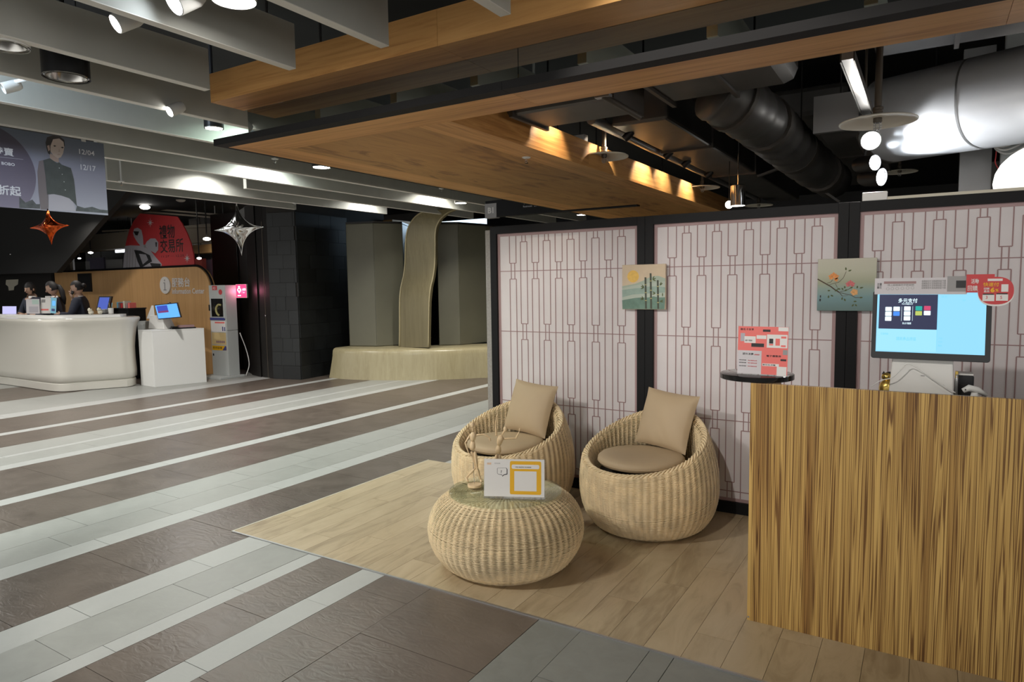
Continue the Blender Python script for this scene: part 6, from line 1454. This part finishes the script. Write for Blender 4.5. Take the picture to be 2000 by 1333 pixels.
# things on the information desk ------------------------------------------------------------
DT = 1.136
def on_desk(x, y, z=DT): return atZ(x, y, z)
def easel(px4, depth, m, label, name='counter_leaflet', cat='leaflet', prints=()):
    pts = [CAM + ray(*q) * depth for q in px4]; z0 = min(p.z for p in pts); sh_ = DT - z0
    r = thing(name, label, cat, tuple((pts[0] + pts[1]) / 2 + Vector((0, 0, sh_)))); Fc = Face(pts[0] + Vector((0, 0, sh_)), pts[1] - pts[0], pts[3] - pts[0]); w, h = (pts[1] - pts[0]).length, (pts[3] - pts[0]).length
    obj('holder', slab(Fc, -.004, w + .004, 0, h + .004, -.006, 0), 'acrylic', r); obj('card', slab(Fc, 0, w, .004, h, .0005, .002), m, r); obj('foot', slab(Fc, 0, w, 0, .006, -.05, .03), 'acrylic', r)
    for (a0, a1, b0, b1, mm) in prints: mb = MB(); Fc.rect(mb, a0 * w, a1 * w, b0 * h, b1 * h, .003); obj('print', mb, mm, r)
    return r
mat('pale_green_print', (.42, .55, .50), .5); mat('sky_print', (.25, .60, .80), .5)
easel(((52, 615), (78, 615), (78, 586), (51, 586)), 11.0, 'lav_print', 'white leaflet with a green patch on the desk in front of the left staff', prints=((.45, .95, .65, .95, 'pale_green_print'), (.2, .9, .1, .5, 'silver_print')))
easel(((78, 616), (99, 616), (101, 585), (80, 585)), 11.05, 'white_print', 'pale printed notice right of the green patched leaflet', prints=((.1, .45, .7, .9, 'grey_print'), (.1, .8, .2, .3, 'coral_print')))
easel(((88, 608), (98, 608), (99, 575), (88, 574)), 11.15, 'white_print', 'tall narrow white notice behind the blue leaflet', prints=((.2, .8, .8, .9, 'grey_print'),))
easel(((98, 609), (109, 610), (111.5, 580), (99.5, 578)), 10.95, 'sky_print', 'upright sky blue leaflet on the information desk', prints=((.2, .8, .15, .3, 'navy_sticker'), (.3, .8, .5, .8, 'kiosk_blue')))
emis('tablet_glow', (.62, .60, 1), .75)
easel(((5, 615), (32, 615), (31, 599.5), (5, 599.5)), 11.0, 'tablet_glow', 'small glowing lilac tablet at the left edge of the desk', 'tablet', 'tablet')
dm = thing('desk_monitor', 'black desk monitor with a dim blue screen right of the staff', 'monitor', tuple(CAM + ray(203, 608) * 11.2))
dpts = [CAM + ray(*q) * 11.3 for q in ((187, 607), (212, 607), (193, 579))]; Fd = Face(dpts[0], dpts[1] - dpts[0], dpts[2] - dpts[0]); w, h = (dpts[1] - dpts[0]).length, (dpts[2] - dpts[0]).length
obj('bezel', slab(Fd, 0, w, 0, h, -.05, 0), 'black_plastic', dm, bevel=.004); mb = MB(); Fd.rect(mb, .02, w - .03, .02, h - .02, .001); obj('display', mb, 'desk_blue', dm); bz = Fd.p(w / 2, 0, -.03); obj('stand', MB().box(bz.x - .06, bz.x + .06, bz.y, bz.y + .08, 1.09, bz.z + .03), 'black_plastic', dm)
for (x, y), l in (((178, 614), 'left of the two small cream plush toys on the desk'), ((196, 613), 'right of the two small cream plush toys on the desk')):
    p = on_desk(x, y + 1); r = thing('plush_toy', l, 'toy', tuple(p), 0, 'plush toys'); obj('body', MB().ell(p + Vector((0, 0, .035)), (.045, .035, .035), 12, 8), 'cream', r, smooth='all'); obj('head', MB().ell(p + Vector((.01, -.02, .075)), (.032, .03, .03), 12, 8), 'cream', r, smooth='all')
    for s in (-1, 1): obj('ear', MB().ell(p + Vector((.01 + s * .024, -.02, .10)), (.011, .008, .012), 8, 6), 'twig', r, smooth='all')
p = on_desk(217, 613); r = thing('pen_cup', 'clear cup with pens on the information desk', 'cup', tuple(p)); obj('cup', MB().lathe([(.035, 0), (.04, .09), (.036, .09), (.032, .01)], 16, p, capt=False), 'white_plastic', r, smooth=30)
for i in range(4): a = i * 1.7; obj('pen', MB().tube([p + Vector((0, 0, .02)), p + Vector((.03 * math.cos(a), .03 * math.sin(a), .17))], .005, 6), ('black_plastic', 'sky_print', 'white_print', 'gold')[i], r)
p = on_desk(205, 612); r = thing('card_terminal', 'small grey card terminal beside the pen cup', 'device', tuple(p)); obj('shell', MB().box(p.x - .06, p.x + .05, p.y - .03, p.y + .06, DT, DT + .06), 'shop_grey', r, bevel=.008); obj('keypad', MB().box(p.x - .045, p.x + .035, p.y - .02, p.y + .03, DT + .0601, DT + .064), 'white_plastic', r)
pb_ = CAM + ray(248, 607) * 11.5
r = thing('back_shelf', 'low dark shelf behind the right end of the information desk', 'shelf', (pb_.x, pb_.y, 0)); obj('carcass', MB().box(pb_.x - .30, pb_.x + .22, pb_.y - .10, pb_.y + .2, 0, 1.18), 'black_frame', r, bevel=.004); obj('shelf_top', MB().box(pb_.x - .31, pb_.x + .23, pb_.y - .11, pb_.y + .21, 1.18, 1.20), 'black_plastic', r)
for i, (o, c, h) in enumerate(((-.22, 'sky_print', .10), (-.17, 'lattice_pink', .09), (-.10, 'red_print', .08), (-.02, 'cream', .12), (.06, 'lattice_pink', .08), (.13, 'coral_print', .09))):
    obj('box_file', MB().box(pb_.x + o, pb_.x + o + .055, pb_.y - .05, pb_.y + .06, 1.2005, 1.2005 + h), c, None, ('blue', 'dusty pink', 'dark red', 'tall cream', 'second dusty pink', 'coral')[i] + ' small box standing on the dark shelf behind the desk', 'box', 'boxes on the back shelf', bevel=.002)
p = ro(atZ(282, 752)) ; pq = CAM + ray(277, 640) * 11.3
r = thing('grey_bin', 'small grey cabinet between the information desk and the podium', 'cabinet', (pq.x, pq.y, 0)); obj('body', MB().box(pq.x - .13, pq.x + .10, pq.y, pq.y + .3, 0, .98), 'grey_cab', r, bevel=.004); obj('door', MB().box(pq.x - .11, pq.x + .08, pq.y - .008, pq.y, .05, .93), 'grey_cab', r, bevel=.003)

# ------------------------------------------------------------------ lights of the hall
def hidden_spot(x, y, z, t, w, ang, label, col=(1, .95, .88), size=.05):
    """unseen spots added above the frame, built like the visible beam spots"""
    d = Vector(t) - Vector((x, y, z)); return spot_head((x, y, z), d, label, 'white_paint', 'lamp_white', .045, .13, (x, y - .05, 3.31), w, ang, col, group='white beam spotlights')
hidden_spot(-2.75, .75, 2.66, (-1.75, 3.5, .35), 205, 62, 'white spotlight above the frame aimed at the wicker chairs')
hidden_spot(-3.1, .45, 2.66, (-2.6, 3.0, .2), 110, 70, 'white spotlight above the frame aimed at the wooden floor')
hidden_spot(-1.1, .9, 2.66, (.1, 4.3, 1.3), 90, 60, 'unseen white spotlight above the frame aimed at the right screen')
hidden_spot(.9, .6, 2.66, (.5, 3.0, .5), 18, 70, 'unseen white spotlight above the frame aimed at the counter')
HD = [(-4.3, .3, 140, (.96, 1, .97), 'over the near tiles'), (-4.28, 3.5, 50, (.74, 1, .86), 'just left of the canopy corner'), (-5.5, 1.2, 170, (.94, 1, .96), 'over the mid tiles'), (-5.5, 4.6, 100, (.92, 1, .95), 'beyond the banner'), (-6.72, 4.75, 60, (1, .98, .92), 'beside the brightly lit beam'), (-6.72, 7.3, 70, (1, .98, .92), 'at the far end of the brightly lit beam'),
      (-8.3, 2.0, 260, (1, .97, .92), 'over the far tiles'), (-8.3, 5.2, 220, (1, .97, .92), 'in front of the podium'), (-11, 3.0, 300, (1, .97, .92), 'in front of the information desk'), (-14.5, 4.2, 150, (1, .97, .92), 'left of the information desk'), (-5.5, 7.4, 160, (1, .96, .86), 'in front of the bench'), (-4.3, 9.0, 110, (1, .95, .82), 'behind the screens'), (-12.5, 5.8, 60, (1, .93, .84), 'above the staff'), (-13.2, 9.2, 200, (1, .95, .88), 'inside the shop'), (-17.0, 9.5, 200, (1, .95, .88), 'deep inside the shop')]
for x, y, w, c, l in HD:
    p = Vector((x, y, 2.86)); r = thing('round_downlight', 'round white downlight high between the beams ' + l, 'downlight', tuple(p), 0, 'high downlights')
    obj('can', MB().lathe([(.09, 0), (.095, .01), (.095, .12), (.08, .125)], 24, p, capb=False), 'white_paint', r, smooth=30); obj('lens', MB().lathe([(.085, .004), (.0005, .006)], 24, p, capb=False, capt=False), 'lamp_dim', r); obj('stem', MB().tube([p + Vector((0, 0, .12)), (x, y, 3.31)], .01, 8), 'white_paint', r)
    light('AREA', 'downlight_glow', p + Vector((0, 0, -.012)), w * .18, c, None, .16, 150, parent=r)

hidden_spot(-4.15, .85, 2.70, (-4.60, 1.9, 2.70), 60, 85, 'added unseen white spotlight above the frame making the bluish patch on a beam', (.70, .85, 1))  # unseen spot added to throw the cool patch on the beam face
